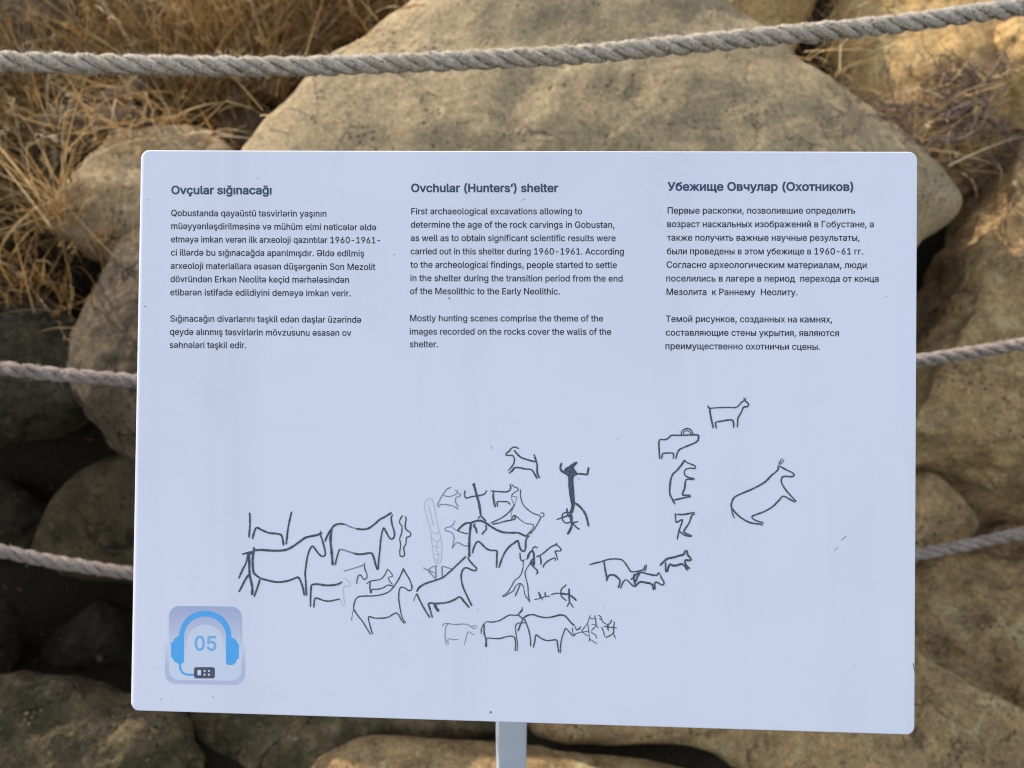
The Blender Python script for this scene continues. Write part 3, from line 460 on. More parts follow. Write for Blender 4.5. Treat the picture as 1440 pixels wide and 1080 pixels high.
GH = """ 	188	
(	273	90 244 101 324 119 403 145 477 177 539 236 539 204 466 179 390 161 313 152 241 152 176 160 115 202 -19 236 -96 177 -96 128 4 99 106 92 156
)	273	37 -96 97 52 113 116 121 177 121 241 112 313 94 390 69 466 37 539 97 539 128 477 154 403 173 323 183 244 182 156 161 53 123 -47 97 -96
H	517	60 0 60 509 125 509 125 289 392 289 392 509 457 509 457 0 392 0 392 232 125 232 125 0
O	533	267 -7 225 -3 186 7 150 25 119 49 92 79 70 115 53 157 44 203 44 305 53 352 70 393 92 429 119 459 150 484 186 501 225 512 267 516 309 512 348 501 384 484 415 459 442 429 464 393 480 352 490 305 490 203 480 157 464 115 442 79 415 49 384 25 348 7 309 -3;296 55 349 76 392 116 420 176 430 254 420 332 392 392 349 433 296 453 237 453 184 433 142 392 113 332 103 254 113 176 142 117 184 76 237 55
a	389	137 -7 94 5 60 29 38 63 30 108 36 146 53 174 78 193 143 214 265 235 276 257 272 285 260 307 240 322 212 330 178 330 149 322 110 292 100 274 41 291 64 331 95 358 133 375 208 384 271 369 300 350 322 320 335 278 337 0 277 0 277 52 229 8 181 -7;192 47 228 59 254 80 270 108 276 190 122 153 103 139 93 118 93 93 102 72 119 57 156 46
c	396	174 -5 117 16 72 58 44 116 34 187 44 260 72 318 117 360 174 382 226 384 291 364 318 346 340 322 362 277 303 262 284 297 252 321 207 330 163 321 130 296 108 258 98 212 98 163 108 117 130 80 163 55 207 46 253 55 285 80 304 117 363 102 350 70 331 43 306 21 277 5 226 -7
e	404	177 -5 117 16 72 58 44 116 34 187 44 258 71 317 115 359 172 382 226 383 266 374 303 355 334 324 357 282 370 227 371 169 75 169 75 221 338 221 310 202 304 248 288 286 263 314 227 328 183 328 146 313 119 286 102 251 96 211 98 151 110 106 135 73 169 53 212 46 265 58 285 73 306 105 365 91 348 55 320 26 283 4 237 -7
h	410	114 0 53 0 53 509 114 509 114 287 102 287 132 344 175 374 227 384 275 377 313 356 341 321 355 271 357 0 296 0 293 263 273 304 235 326 192 328 161 317 136 297 115 248
l	189	112 0 74 20 55 59 53 509 114 509 114 83 120 62 135 53 167 54 181 3 147 -2
n	410	114 0 53 0 53 379 112 379 112 287 102 287 132 344 175 374 227 384 275 377 313 356 341 321 355 271 357 0 296 0 293 263 273 304 235 326 192 328 161 317 136 297 115 248
r	259	53 0 53 379 112 379 112 321 152 367 191 383 243 384 241 323 190 324 159 315 135 296 119 269 114 237 114 0
s	365	157 -7 112 3 76 24 50 54 36 94 94 107 111 72 141 52 181 45 227 53 258 74 268 103 262 126 243 144 118 180 72 208 50 249 49 295 65 332 95 360 137 378 187 384 234 379 271 363 299 339 324 290 268 277 254 304 228 325 187 333 147 326 119 305 109 277 115 253 136 235 261 200 306 171 328 131 329 85 312 47 281 18 236 -2 210 -7
t	227	204 379 204 327 6 327 6 379;65 471 126 471 127 83 136 61 156 51 202 54 213 2 184 -3 113 7 92 21 77 41 65 93
u	410	158 -3 115 11 82 39 60 82 53 139 53 379 114 379 116 117 137 75 175 53 218 51 249 62 274 83 290 113 296 153 296 379 357 379 357 0 298 0 298 92 307 92 277 35 234 5 209 -3
v	389	163 0 17 379 84 379 187 87 206 21 184 21 209 110 305 379 371 379 226 0
ç	396	174 -5 117 16 72 58 44 116 34 187 44 260 72 318 117 360 174 382 226 384 291 364 318 346 340 322 362 277 303 262 284 297 252 321 207 330 163 321 130 296 108 258 98 212 98 163 108 117 130 80 163 55 207 46 253 55 285 80 304 117 363 102 350 70 331 43 306 21 277 5 226 -7;169 -143 169 -107 236 -102 242 -92 242 -77 236 -67 182 -62 192 16 224 16 224 -29 261 -36 282 -54 289 -85 280 -118 254 -136 210 -143
ğ	425	180 -149 134 -140 97 -122 70 -97 51 -69 101 -41 131 -74 154 -88 187 -96 236 -95 282 -75 298 -58 308 -34 311 68 266 23 236 10 195 5 138 14 90 43 55 90 36 154 36 229 55 293 90 342 138 374 196 384 237 379 267 365 313 319 313 379 372 379 370 -40 350 -90 314 -124 265 -144 237 -149;227 61 264 75 290 103 307 142 312 193 307 242 291 283 264 312 227 328 182 328 145 312 118 282 102 241 96 193 102 144 118 104 145 76 183 61;187 434 155 446 129 467 112 496 106 529 151 529 157 502 177 483 205 476 232 483 252 502 258 529 304 529 298 496 281 467 255 446 223 434
ı	167	53 0 53 379 114 379 114 0
О	533	267 -7 225 -3 186 7 150 25 119 49 92 79 70 115 53 157 44 203 44 305 53 352 70 393 92 429 119 459 150 484 186 501 225 512 267 516 309 512 348 501 384 484 415 459 442 429 464 393 480 352 490 305 490 203 480 157 464 115 442 79 415 49 384 25 348 7 309 -3;296 55 349 76 392 116 420 176 430 254 420 332 392 392 349 433 296 453 237 453 184 433 142 392 113 332 103 254 113 176 142 117 184 76 237 55
У	437	87 0 87 57 138 58 163 65 180 81 195 116 16 509 87 509 185 282 232 149 214 149 351 509 420 509 237 68 220 40 198 19 166 5 121 0
а	389	137 -7 94 5 60 29 38 63 30 108 36 146 53 174 78 193 143 214 265 235 276 257 272 285 260 307 240 322 212 330 178 330 149 322 110 292 100 274 41 291 64 331 95 358 133 375 208 384 271 369 300 350 322 320 335 278 337 0 277 0 277 52 229 8 181 -7;192 47 228 59 254 80 270 108 276 190 122 153 103 139 93 118 93 93 102 72 119 57 156 46
б	411	176 -6 119 15 74 55 44 113 34 185 41 301 54 354 73 395 101 426 137 448 183 461 264 472 290 488 294 509 349 509 344 475 330 449 304 431 264 420 206 414 155 401 119 375 97 332 85 266 118 314 149 340 187 357 229 363 281 353 325 322 357 274 375 215 375 147 355 84 319 35 268 3 239 -5;230 48 266 62 293 89 310 129 316 178 311 228 294 267 268 294 232 308 189 308 151 293 121 264 102 224 96 175 102 129 119 90 148 62 186 48
в	392	53 0 53 379 247 376 280 367 307 352 327 331 339 307 341 258 324 226 291 205 270 199 298 191 325 176 345 152 357 121 356 84 343 50 317 23 280 6 232 0;111 56 251 57 279 70 293 93 293 125 279 153 251 167 111 169;111 220 230 222 263 234 280 258 280 288 262 310 230 322 111 324
е	404	177 -5 117 16 72 58 44 116 34 187 44 258 71 317 115 359 172 382 226 383 266 374 303 355 334 324 357 282 370 227 371 169 75 169 75 221 338 221 310 202 304 248 288 286 263 314 227 328 183 328 146 313 119 286 102 251 96 211 98 151 110 106 135 73 169 53 212 46 265 58 285 73 306 105 365 91 348 55 320 26 283 4 237 -7
ж	563	21 0 174 193 23 379 95 379 221 218 252 218 252 379 313 379 313 218 342 218 468 379 541 379 390 193 543 0 469 0 342 162 313 162 313 0 252 0 252 162 223 162 95 0
и	411	358 0 296 0 296 274 111 0 53 0 53 379 114 379 114 104 300 379 358 379
к	376	53 0 53 379 114 379 114 215 152 215 288 379 366 379 213 196 368 0 290 0 167 159 114 159 114 0
л	400	6 0 6 56 48 63 62 76 78 133 91 379 348 379 348 0 286 0 286 323 149 323 140 150 129 84 109 37 76 9 27 0
н	409	309 223 309 167 99 167 99 223;114 379 114 0 53 0 53 379;356 379 356 0 295 0 295 379
о	415	174 -5 117 16 72 58 44 116 34 187 44 260 72 318 117 360 174 382 241 382 299 360 343 318 371 260 381 187 371 116 343 58 299 16 241 -5;231 49 270 66 298 97 314 139 319 187 314 236 298 278 270 310 231 328 184 328 145 310 118 278 102 236 96 187 102 139 118 97 145 66 184 49
р	424	53 -143 53 379 112 379 112 319 118 319 147 355 171 373 207 383 259 382 313 361 354 320 381 261 390 189 381 116 355 57 313 16 260 -6 208 -7 173 4 147 21 114 59 114 -143;242 49 279 66 306 97 323 139 328 189 323 239 307 281 280 311 243 328 198 328 161 312 134 282 118 241 113 189 118 138 135 95 162 65 198 49
т	325	132 0 132 325 6 325 6 379 319 379 319 325 193 325 193 0
у	389	47 -139 61 -86 104 -89 122 -81 138 -64 163 -1 17 379 84 379 206 21 184 21 209 110 305 379 371 379 196 -77 177 -107 153 -128 125 -141 73 -144 52 -140
х	379	21 0 171 218 171 171 29 379 100 379 207 206 175 206 282 379 352 379 209 169 209 214 358 0 287 0 173 182 205 182 91 0
ч	401	157 122 121 134 92 153 70 181 57 216 53 379 114 379 116 232 124 211 155 184 198 175 284 187 324 199 324 143 272 127 214 119;287 0 287 379 348 379 348 0
щ	582	53 379 114 379 114 56 255 56 255 379 316 379 316 56 458 56 458 379 519 379 519 0 53 0;508 -109 508 0 482 0 482 56 569 56 569 -109
’	177	52 318 82 509 151 509 98 318"""
GN = """0	453	191 -3 158 7 130 24 105 48 69 113 50 202 50 306 69 395 106 461 130 484 159 502 191 512 262 512 295 502 323 484 348 461 384 395 403 306 403 202 384 113 348 48 323 24 295 7 263 -3;250 52 290 74 320 116 338 176 344 254 338 332 320 393 290 435 250 457 203 457 163 435 134 393 115 332 109 254 115 176 134 116 163 74 203 52
5	453	192 -5 140 11 99 41 71 82 60 130 122 130 130 102 148 78 173 60 204 51 241 51 276 64 304 89 322 122 328 162 321 203 303 237 275 262 238 275 201 276 167 268 128 246 67 253 96 509 366 509 366 452 151 452 136 301 162 318 194 330 229 334 274 328 313 311 345 285 370 251 386 210 391 163 381 102 352 52 309 15 253 -4"""
COL=[
 [("Ovçular sığınacağı",241.7,272.8,381.4,273)],
 [("Qobustanda qayaüstü təsvirlərin yaşının",241.1,303.9,458.9,304.7),
  ("müəyyənləşdirilməsinə və mühüm elmi nəticələr əldə",241.1,322.2,528.9,323.9),
  ("etməyə imkan verən ilk arxeoloji qazıntılar 1960-1961-",240.8,340.8,534.4,342.2),
  ("ci illərdə bu sığınacağda aparılmışdır. Əldə edilmiş",240.6,359.4,511.9,360.6),
  ("arxeoloji materiallara əsasən düşərgənin Son Mezolit",240.3,378,527.8,379.7),
  ("dövründən Erkən Neolitə keçid mərhələsindən",240,396.7,490.6,397.8),
  ("etibarən istifadə edildiyini deməyə imkan verir.",239.7,415.3,493.1,416.7)],
 [("Sığınacağın divarlarını təşkil edən daşlar üzərində",239.7,452.2,507.8,453.9),
  ("qeydə alınmış təsvirlərin mövzusunu əsasən ov",239.2,470.8,493.9,472.5),
  ("səhnələri təşkil edir.",238.9,489.4,346.1,489.7)],
 [("Ovchular (Hunters’) shelter",578.8,269.9,784.4,269.9)],
 [("First archaeological excavations allowing to",578.5,301.4,818.4,301.4),
  ("determine the age of the rock carvings in Gobustan,",577.8,320.2,863.9,320.4),
  ("as well as to obtain significant scientific results were",577.8,339,865.6,339.2),
  ("carried out in this shelter during 1960-1961. According",577.6,357.7,877.1,358),
  ("to the archeological findings, people started to settle",577.3,376.5,867.3,377),
  ("in the shelter during the transition period from the end",577.3,395.3,875.4,396),
  ("of the Mesolithic to the Early Neolithic.",576.9,413.6,787.1,414.1)],
 [("Mostly hunting scenes comprise the theme of the",576.9,451.7,848,452.1),
  ("images recorded on the rocks cover the walls of the",576.4,470.4,859.3,470.9),
  ("shelter.",576.4,488.3,615.9,488.3)],
 [("Убежище Овчулар (Охотников)",939.3,267.9,1199.3,268.2)],
 [("Первые раскопки, позволившие определить",939,300.4,1202.3,300.4),
  ("возраст наскальных изображений в Гобустане, а",938.4,319.4,1228.5,319.7),
  ("также получить важные научные результаты,",938.2,338.4,1208.5,338.6),
  ("были проведены в этом убежище в 1960-61 гг.",937.9,357.6,1213.4,357.9),
  ("Согласно археологическим материалам, люди",937.6,376.6,1218.5,377.1),
  ("поселились в лагере в период  перехода от конца",937.1,395.8,1235.3,396.3),
  ("Мезолита  к Раннему  Неолиту.",937.4,414.7,1121.3,415.3)],
 [("Темой рисунков, созданных на камнях,",936.3,452.7,1170,453.5),
  ("составляющие стены укрытия, являются",936.3,471.9,1179.5,472.7),
  ("преимущественно охотничьи сцены.",936,490.9,1153,491.9)],
]
# ---- drawing data: strokes
DRAW = [
 ('animal_fragment_drawing', [('a',2.2,[(160,158),(163,230),(156,340)]),('a',2.4,[(180,350),(195,295),(212,268),(250,285),(300,305),(350,310),(385,318),(398,345),(406,398)]),('a',2.2,[(465,150),(455,190),(440,260),(432,320),(425,388)])]),
 ('horse_drawing', [('a',2.7,[(195,432),(240,428),(300,432),(360,434),(420,428),(470,405),(520,370),(560,342),(600,330),(650,320),(685,305)]),('a',1.6,[(675,288),(668,310)]),('a',2.2,[(672,320),(685,355),(700,410),(708,455),(700,472),(685,475),(665,462),(640,430),(622,405),(612,402),(598,420),(580,470),(568,540),(562,600),(566,660),(572,760)]),('a',2.6,[(193,408),(190,440),(182,500),(185,570),(195,600),(235,632)]),('a',2.4,[(235,632),(290,648),(350,660),(400,658),(450,648),(490,632),(510,627),(525,645),(545,700),(556,758)]),('a',2.2,[(235,640),(220,690),(192,768)]),('a',2.8,[(155,455),(158,520),(160,600),(172,660),(180,700),(178,755)]),('a',2.2,[(105,460),(150,448),(195,440)]),('a',2.2,[(150,455),(135,520),(105,580),(82,635)]),('a',2.5,[(155,605),(125,650),(100,700),(82,733)]),('a',3,[(188,440),(160,462)])]),
 ('horse_drawing', [('a',2.4,[(705,368),(720,330),(750,280),(775,250),(810,240),(850,243)]),('a',1.8,[(850,243),(890,262),(930,275)],'mid'),('a',2.4,[(930,275),(980,280),(1020,272),(1060,245),(1100,210),(1150,182),(1188,158)]),('a',2,[(1195,172),(1184,200),(1192,250),(1207,300),(1205,335),(1188,350),(1170,338),(1145,295),(1130,270),(1118,300),(1108,360),(1102,430),(1094,500),(1090,572)]),('a',2.9,[(752,280),(745,360),(752,430),(762,540)]),('a',2,[(778,540),(792,480),(808,430),(820,424)]),('a',1.9,[(820,424),(860,435),(910,452)],'mid'),('a',2.4,[(910,452),(960,460),(1020,452),(1045,455),(1060,490),(1070,530),(1085,572)])]),
 ('wavy_figure_drawing', [('a',1.5,[(1268,178),(1252,200),(1244,230),(1262,260),(1258,310),(1245,350),(1252,390),(1246,440),(1248,468),(1265,476),(1280,465),(1278,440),(1275,410),(1290,385),(1295,340),(1318,330),(1325,310),(1310,292),(1295,285),(1285,255),(1292,205),(1286,185)])]),
 ('horse_head_drawing', [('a',1.3,[(840,583),(900,565),(950,550),(985,535),(995,518)],'mid'),('a',1.4,[(990,530),(992,560),(1005,595),(1010,620),(1000,638),(985,640),(965,612),(950,612),(938,640),(935,675)])]),
 ('small_horse_drawing', [('a',2.4,[(605,680),(650,676),(700,683),(750,684),(800,675),(830,658)]),('a',2.2,[(607,680),(602,740),(600,840)]),('a',1.9,[(625,845),(630,785),(650,778),(700,795),(740,798),(780,790),(815,783)]),('a',1,[(838,640),(850,630),(870,655),(885,670),(882,692),(860,692),(845,690),(838,720),(842,780),(852,835)],'faint'),('a',1,[(820,790),(838,838)],'faint')]),
 ('small_horse_drawing', [('a',1.2,[(1005,675),(1030,655),(1070,648),(1110,638),(1140,605),(1155,565)]),('a',1.0,[(1155,565),(1175,585),(1192,610),(1190,622),(1165,625),(1170,650),(1195,680)]),('a',1.6,[(1032,655),(1030,700),(1036,742)]),('a',1.4,[(1040,742),(1045,715),(1090,712),(1130,700),(1160,682),(1200,692)])]),
 ('horse_drawing', [('a',1.6,[(1272,558),(1262,590),(1235,645),(1205,690),(1170,728),(1120,750),(1060,760),(990,762),(950,766),(925,790),(915,825),(912,855)]),('a',1.6,[(1270,560),(1285,590),(1315,640),(1333,690),(1330,715),(1310,722),(1285,705),(1262,697),(1245,710),(1238,770),(1245,830),(1255,890)]),('a',1.2,[(1255,890),(1270,930),(1290,955)]),('a',1.5,[(912,855),(940,900),(980,950),(1010,1000),(1035,1040)]),('a',1,[(912,855),(902,900),(897,940)],'mid'),('a',1.5,[(1050,1038),(1035,990),(1020,930),(1025,910),(1060,920),(1110,922),(1160,915),(1200,892),(1218,884),(1240,900),(1255,930),(1280,962)])]),
 ('faint_goat_drawing', [('b',1.4,[(268,270),(235,285),(205,320),(180,360),(160,400),(148,430)],'mid'),('b',1.2,[(200,340),(245,350),(285,340),(320,320)],'mid'),('b',1,[(300,290),(318,315),(325,318)],'mid'),('b',1,[(318,292),(322,310)],'mid'),('b',1.2,[(325,318),(347,332),(340,345),(318,352),(302,375),(308,405),(330,440)],'mid'),('b',1.2,[(160,445),(170,422),(200,415),(250,422),(285,430),(328,458)],'mid')]),
 ('standing_human_drawing', [('b','disc',[(459,250)],'ink',14),('b',2.8,[(462,260),(480,330),(500,400),(512,470),(516,510)]),('b',1.8,[(385,298),(380,335),(395,362),(440,350),(500,342),(540,332),(558,315),(568,295)]),('b',1.5,[(516,510),(490,538)]),('b',2,[(516,510),(540,535),(562,558)])]),
 ('goat_drawing', [('b',1.7,[(600,302),(640,305),(700,310),(740,308),(765,290),(770,265),(758,248)]),('b',2.4,[(625,310),(622,350),(630,400),(640,440)]),('b',1.7,[(660,435),(655,405),(660,392),(700,392),(735,392),(752,402),(766,418)]),('b',1.2,[(775,240),(795,265),(820,275),(833,287),(828,300),(800,315),(780,335),(778,352)])]),
 ('leaping_animal_drawing', [('b',.9,[(778,352),(805,350),(820,355),(812,385),(805,410)],'mid'),('b',.9,[(775,355),(782,385),(795,420),(780,470),(768,525)],'mid'),('b',1.5,[(805,415),(780,450),(750,485),(700,525),(640,555),(598,572)]),('b',1.6,[(610,582),(660,575),(720,558),(775,548),(800,540),(810,528),(800,510),(785,520),(775,545)]),('d',1.0,[(220,768),(250,785),(280,815),(335,850),(395,858),(410,872),(390,910),(370,935)]),('d',1.2,[(287,522),(282,575),(290,620),(310,675),(360,725),(410,758),(450,770),(475,785)]),('d',1.3,[(470,755),(490,750),(507,765),(500,785),(480,790)]),('d',1.4,[(480,785),(450,845),(410,910),(378,950)])]),
 ('bull_drawing', [('b',2.4,[(320,640),(350,605),(390,575),(430,572),(470,558),(510,552),(550,568),(600,600),(650,630),(705,650),(770,655),(830,655),(870,672),(900,685)]),('b',2.8,[(435,575),(425,650),(420,730),(420,860)]),('b',1.4,[(420,765),(380,765),(340,745),(320,738),(300,750),(275,785)],'mid'),('b',1.4,[(412,665),(370,655),(320,640)]),('b',2.2,[(472,578),(458,595),(475,620),(485,660)]),('b',2,[(555,590),(565,620),(545,645),(525,670)]),('b',2.2,[(448,830),(455,790),(475,745),(495,728),(520,745),(560,785),(600,803),(650,808),(652,860),(650,950)]),('b',2.2,[(670,950),(690,890),(720,820),(760,770),(800,740),(828,722),(838,750),(848,785),(865,808),(885,808),(895,780),(895,740),(905,700),(930,678)]),('b',1.6,[(900,685),(930,650),(945,635)])]),
 ('faint_goat_drawing', [('b',1.1,[(300,550),(280,590),(255,605),(225,612),(213,630),(230,640),(255,645),(280,665),(292,700),(285,740),(275,785)],'mid'),('b',1,[(272,605),(300,628),(320,638)],'mid')]),
 ('faint_net_drawing', [('b',.9,[(45,400),(42,440),(60,520),(85,600),(100,700),(110,800),(125,880),(140,910)],'faint'),('b',.9,[(110,380),(125,440),(140,520),(160,620),(180,700),(190,790),(185,860),(175,910)],'faint'),('b',.9,[(45,400),(70,370),(105,370),(110,400)],'faint'),('b',.9,[(105,700),(150,735),(185,690)],'faint'),('b',.9,[(110,760),(150,780),(190,770)],'faint'),('b',.9,[(120,830),(155,840),(188,830)],'faint'),('b',.9,[(150,735),(140,790),(160,840),(150,905)],'faint'),('b',.9,[(130,880),(165,890)],'faint'),('b',.9,[(100,640),(135,665),(172,640)],'faint'),('b',.9,[(130,912),(175,912)],'faint'),('b',.9,[(75,420),(95,500),(120,600)],'faint')]),
 ('boat_drawing', [('b',1.2,[(28,948),(70,968),(110,942),(155,932)],'mid'),('b',1.5,[(70,968),(100,1005),(135,1045)],'mid'),('b',1.0,[(75,970),(130,995)],'mid'),('b',1.7,[(138,930),(138,1045)],'mid'),('b',1.7,[(190,935),(192,1035)],'mid'),('b',1.2,[(190,935),(230,948),(275,960)],'mid')]),
 ('horse_drawing', [('c',2.2,[(385,190),(330,242),(290,280),(240,322),(190,342),(130,362),(90,385),(72,415)]),('c',2.0,[(395,195),(405,215),(430,245),(450,265),(445,280),(425,278),(385,262),(365,275),(355,300),(355,340),(368,390),(395,450),(422,505)]),('c',2.2,[(405,515),(375,480),(345,448),(310,465),(265,482),(210,488),(150,488),(155,520),(172,578)]),('c',2,[(155,578),(125,530),(95,475),(72,425)]),('c',1.2,[(72,425),(60,450),(52,475)],'mid'),('c',4,[(185,490),(195,515),(212,538)])]),
 ('horned_goat_drawing', [('d',1.8,[(268,145),(245,130),(218,127),(195,140),(175,165),(155,180),(145,200),(170,205),(205,205),(222,225),(225,255),(210,300),(165,350)]),('d',2.0,[(222,155),(250,190),(290,225),(340,243),(390,258),(432,265)]),('d',2.2,[(412,195),(420,225),(435,270),(442,310),(440,350),(450,395),(468,422)]),('d',2.0,[(175,375),(205,350),(230,322),(270,322),(320,332),(385,340),(410,370),(442,428)])]),
 ('dark_human_drawing', [('d','fill',[(690,360),(710,325),(745,305),(770,285),(800,268),(825,265),(815,290),(790,320),(800,340),(830,378),(850,382),(800,400),(787,430),(790,500),(796,580),(800,650),(795,700),(778,750),(748,748),(765,690),(758,640),(745,570),(737,490),(732,410),(700,380)]),('d',2.6,[(675,275),(663,310),(668,345),(700,372)]),('d',2.4,[(830,378),(880,383),(915,385),(925,350),(930,315)]),('d',2.6,[(800,655),(850,695),(895,755),(915,810),(930,880)]),('d',2.8,[(770,740),(755,780),(768,830),(770,870),(750,920),(728,955)]),('d',1.6,[(720,745),(690,755),(678,785),(685,820),(710,845),(750,840),(775,800),(760,760),(735,745),(720,745)]),('d',1.8,[(625,815),(665,800),(710,785),(745,770)]),('d',2,[(725,705),(725,745),(745,790)]),('d',1.8,[(770,845),(800,840),(830,833)]),('d',1.8,[(775,840),(805,880),(845,908)])]),
 ('branching_figure_drawing', [('e',1.6,[(210,115),(215,170),(228,192),(242,190),(255,180)]),('e',1.2,[(242,190),(240,250),(225,310),(200,350),(160,380),(130,435),(90,495),(45,530),(65,532)]),('e',1.1,[(65,530),(120,495),(150,475),(165,440),(190,415),(215,408),(240,430),(250,470),(260,520),(300,575),(305,588)]),('e',1.5,[(215,410),(195,460),(165,530)]),('e',1.2,[(310,215),(285,250),(260,300),(265,350),(285,430),(290,510),(305,588)])]),
 ('climbing_goat_drawing', [('e',2.4,[(270,180),(285,165),(295,130),(322,100),(340,120),(345,180),(345,240)]),('e',1.5,[(330,95),(335,72),(355,60),(380,72)]),('e',2.0,[(335,170),(312,210),(330,240),(355,265),(375,285),(375,310),(362,318)]),('e',4,[(318,200),(335,228)])]),
 ('small_horse_drawing', [('e',1.8,[(365,155),(400,142),(440,115),(480,80),(520,52),(552,40),(560,22)]),('e',1.6,[(545,35),(568,48),(598,80),(598,97),(570,100),(545,103),(555,135),(570,185)]),('e',1.9,[(402,145),(410,190),(410,235)]),('e',1.7,[(428,262),(440,230),(470,200),(505,178),(540,166),(548,180),(545,195)])]),
 ('archer_drawing', [('e',1.1,[(345,562),(400,550),(440,535),(500,527)]),('e',2.2,[(388,488),(400,520),(410,550)]),('e',1.8,[(448,488),(452,530)]),('e',1.2,[(420,545),(422,568)]),('e',1.4,[(503,518),(540,503),(590,502)]),('e',2.2,[(590,502),(640,508),(680,512)]),('e',1.6,[(650,415),(640,432),(610,455),(596,495),(605,530),(630,555),(655,572)]),('e','disc',[(677,465)],'ink',10),('e',2,[(677,465),(677,515),(680,580)]),('e',2,[(680,515),(715,540),(748,570)]),('e',1.4,[(680,580),(658,630)]),('e',1.4,[(680,580),(718,638)])]),
 ('faint_bull_drawing', [('f',1,[(60,210),(75,192),(100,188),(150,196),(200,193),(240,195),(268,212)],'mid'),('f',1,[(268,212),(300,205),(315,210)],'mid'),('f',.9,[(268,212),(290,225),(310,222)],'mid'),('f',1,[(105,192),(88,215),(82,280),(92,345)],'mid'),('f',.9,[(105,340),(104,300),(140,306),(178,304)],'mid'),('f',.8,[(220,345),(232,300),(245,255),(262,250),(280,268),(298,262)],'mid')]),
 ('bull_drawing', [('f',1.6,[(385,175),(430,178),(480,165),(515,145),(548,128),(590,130),(610,128),(640,150),(662,165)]),('f',1.2,[(343,265),(345,230),(360,195),(385,175)]),('f',1.8,[(365,190),(365,260),(378,310),(374,360)]),('f',1.5,[(385,358),(380,320),(388,295),(430,297),(480,297),(520,285),(565,280),(585,295),(592,340),(588,388)]),('f',1.2,[(602,388),(605,340),(596,270),(590,215),(605,188),(635,185),(662,183)]),('f',1.6,[(610,125),(625,105),(640,85),(640,70)]),('f',1.3,[(620,118),(645,92)])]),
 ('bull_drawing', [('f',1.9,[(608,245),(630,190),(650,150),(680,130),(720,125),(760,138),(810,146),(860,140),(910,128),(945,132),(970,155),(995,185),(1020,205)]),('f',1.6,[(655,155),(672,195),(690,250),(700,310),(700,355)]),('f',1.8,[(720,365),(730,320),(740,272),(775,295),(820,312),(885,308),(895,340),(905,400)]),('f',1.5,[(917,402),(918,340),(925,300),(945,240),(955,225),(975,245),(1010,278),(1025,262)]),('f',1.0,[(1020,205),(1030,230),(1050,232),(1065,208)]),('f',1,[(1005,218),(1003,245),(1015,270)]),('f',.8,[(1030,240),(1055,215)])]),
 ('hunters_drawing', [('e',1,[(880,705),(865,745),(850,790),(810,840),(800,865),(860,910)]),('e',1,[(740,885),(800,868),(865,865)]),('e',1,[(875,735),(900,745),(920,735)]),('e',1.3,[(920,710),(930,760),(935,810),(955,830)]),('e',1,[(890,795),(935,802)]),('e',1,[(860,835),(870,930),(865,965)]),('e',1,[(875,935),(940,980)]),('e',1,[(885,860),(930,810)]),('e',1,[(885,870),(930,900),(935,930)]),('e',.9,[(855,790),(865,870)])]),
 ('hunters_drawing', [('e',1,[(950,710),(975,720),(985,750),(960,740)]),('e',1.2,[(985,750),(1000,775),(1040,800)]),('e',1.2,[(985,820),(1005,870),(1015,905)]),('e',1.4,[(1105,780),(1100,830),(1095,880),(1030,920)]),('e','disc',[(1105,777)],'ink',7),('e',1.1,[(1095,880),(1120,935)]),('e',1.3,[(1005,815),(1130,830)]),('e',1.5,[(1080,750),(1070,780),(1040,810),(1055,860)]),('e',1,[(1010,905),(1035,925)]),('e',2,[(1045,800),(1045,850)])]),
 ('goat_drawing', [('g',1.7,[(788,135),(800,153),(850,150),(920,148),(970,147),(1000,118),(1020,102),(1016,85)]),('g',1.2,[(1032,88),(1028,102)]),('g',1.9,[(1020,102),(1035,115),(1047,128),(1040,142),(1015,148),(1000,180),(980,215),(978,240),(975,275)]),('g',2,[(800,153),(808,210),(825,282)]),('g',2,[(845,282),(838,245),(870,236),(920,228),(945,230),(952,250),(952,278)])]),
 ('ram_drawing', [('g',2,[(485,475),(480,400),(484,355),(520,352),(545,338),(560,325),(620,325),(720,322),(730,340),(722,362),(690,380),(640,400),(610,415),(595,440),(586,475)]),('g',1.8,[(570,475),(572,445),(565,437),(510,438),(502,445),(497,475)]),('g',1.5,[(622,322),(625,300),(645,285),(665,282),(685,295),(695,320)]),('g',1.2,[(632,322),(640,302),(660,295),(675,305),(688,322)])]),
 ('upright_animal_drawing', [('g',2.2,[(640,480),(628,505),(595,545),(565,575),(552,620),(548,690),(565,730),(582,762)]),('g',1.7,[(642,488),(660,498),(690,510),(710,520),(705,535),(680,532),(650,540),(640,560),(648,580),(670,592),(705,598)]),('g',2,[(705,605),(660,603),(648,615),(642,660),(630,700),(680,703)]),('g',2,[(572,735),(630,722),(682,712)]),('g',2,[(640,480),(650,490)])]),
 ('crouching_animal_drawing', [('g',2.2,[(590,825),(640,825),(705,812)]),('g',1.8,[(583,818),(585,850),(590,875),(625,858),(625,875),(608,925),(595,985)]),('g',2,[(710,822),(688,832),(670,880),(638,930),(650,945),(690,960)]),('g',2,[(608,930),(640,955),(688,965)])]),
 ('rearing_animal_drawing', [('g',2.2,[(1235,515),(1230,545),(1190,580),(1150,620),(1080,660),(1010,690),(960,715),(942,745),(938,775),(960,810),(1005,850),(1060,878),(1110,885),(1138,893)]),('g',1.6,[(938,780),(945,820),(958,848)]),('g',1.9,[(1240,518),(1290,545),(1325,562),(1335,578),(1320,586),(1270,585),(1255,600),(1258,630),(1290,680),(1350,745)]),('g',2,[(1340,748),(1300,725),(1265,710),(1240,735),(1200,775),(1150,805),(1090,828),(1068,840),(1085,860),(1143,880)]),('g',1.4,[(1238,512),(1245,490),(1262,470)]),('g',1.4,[(1245,510),(1258,498),(1272,478)])]),
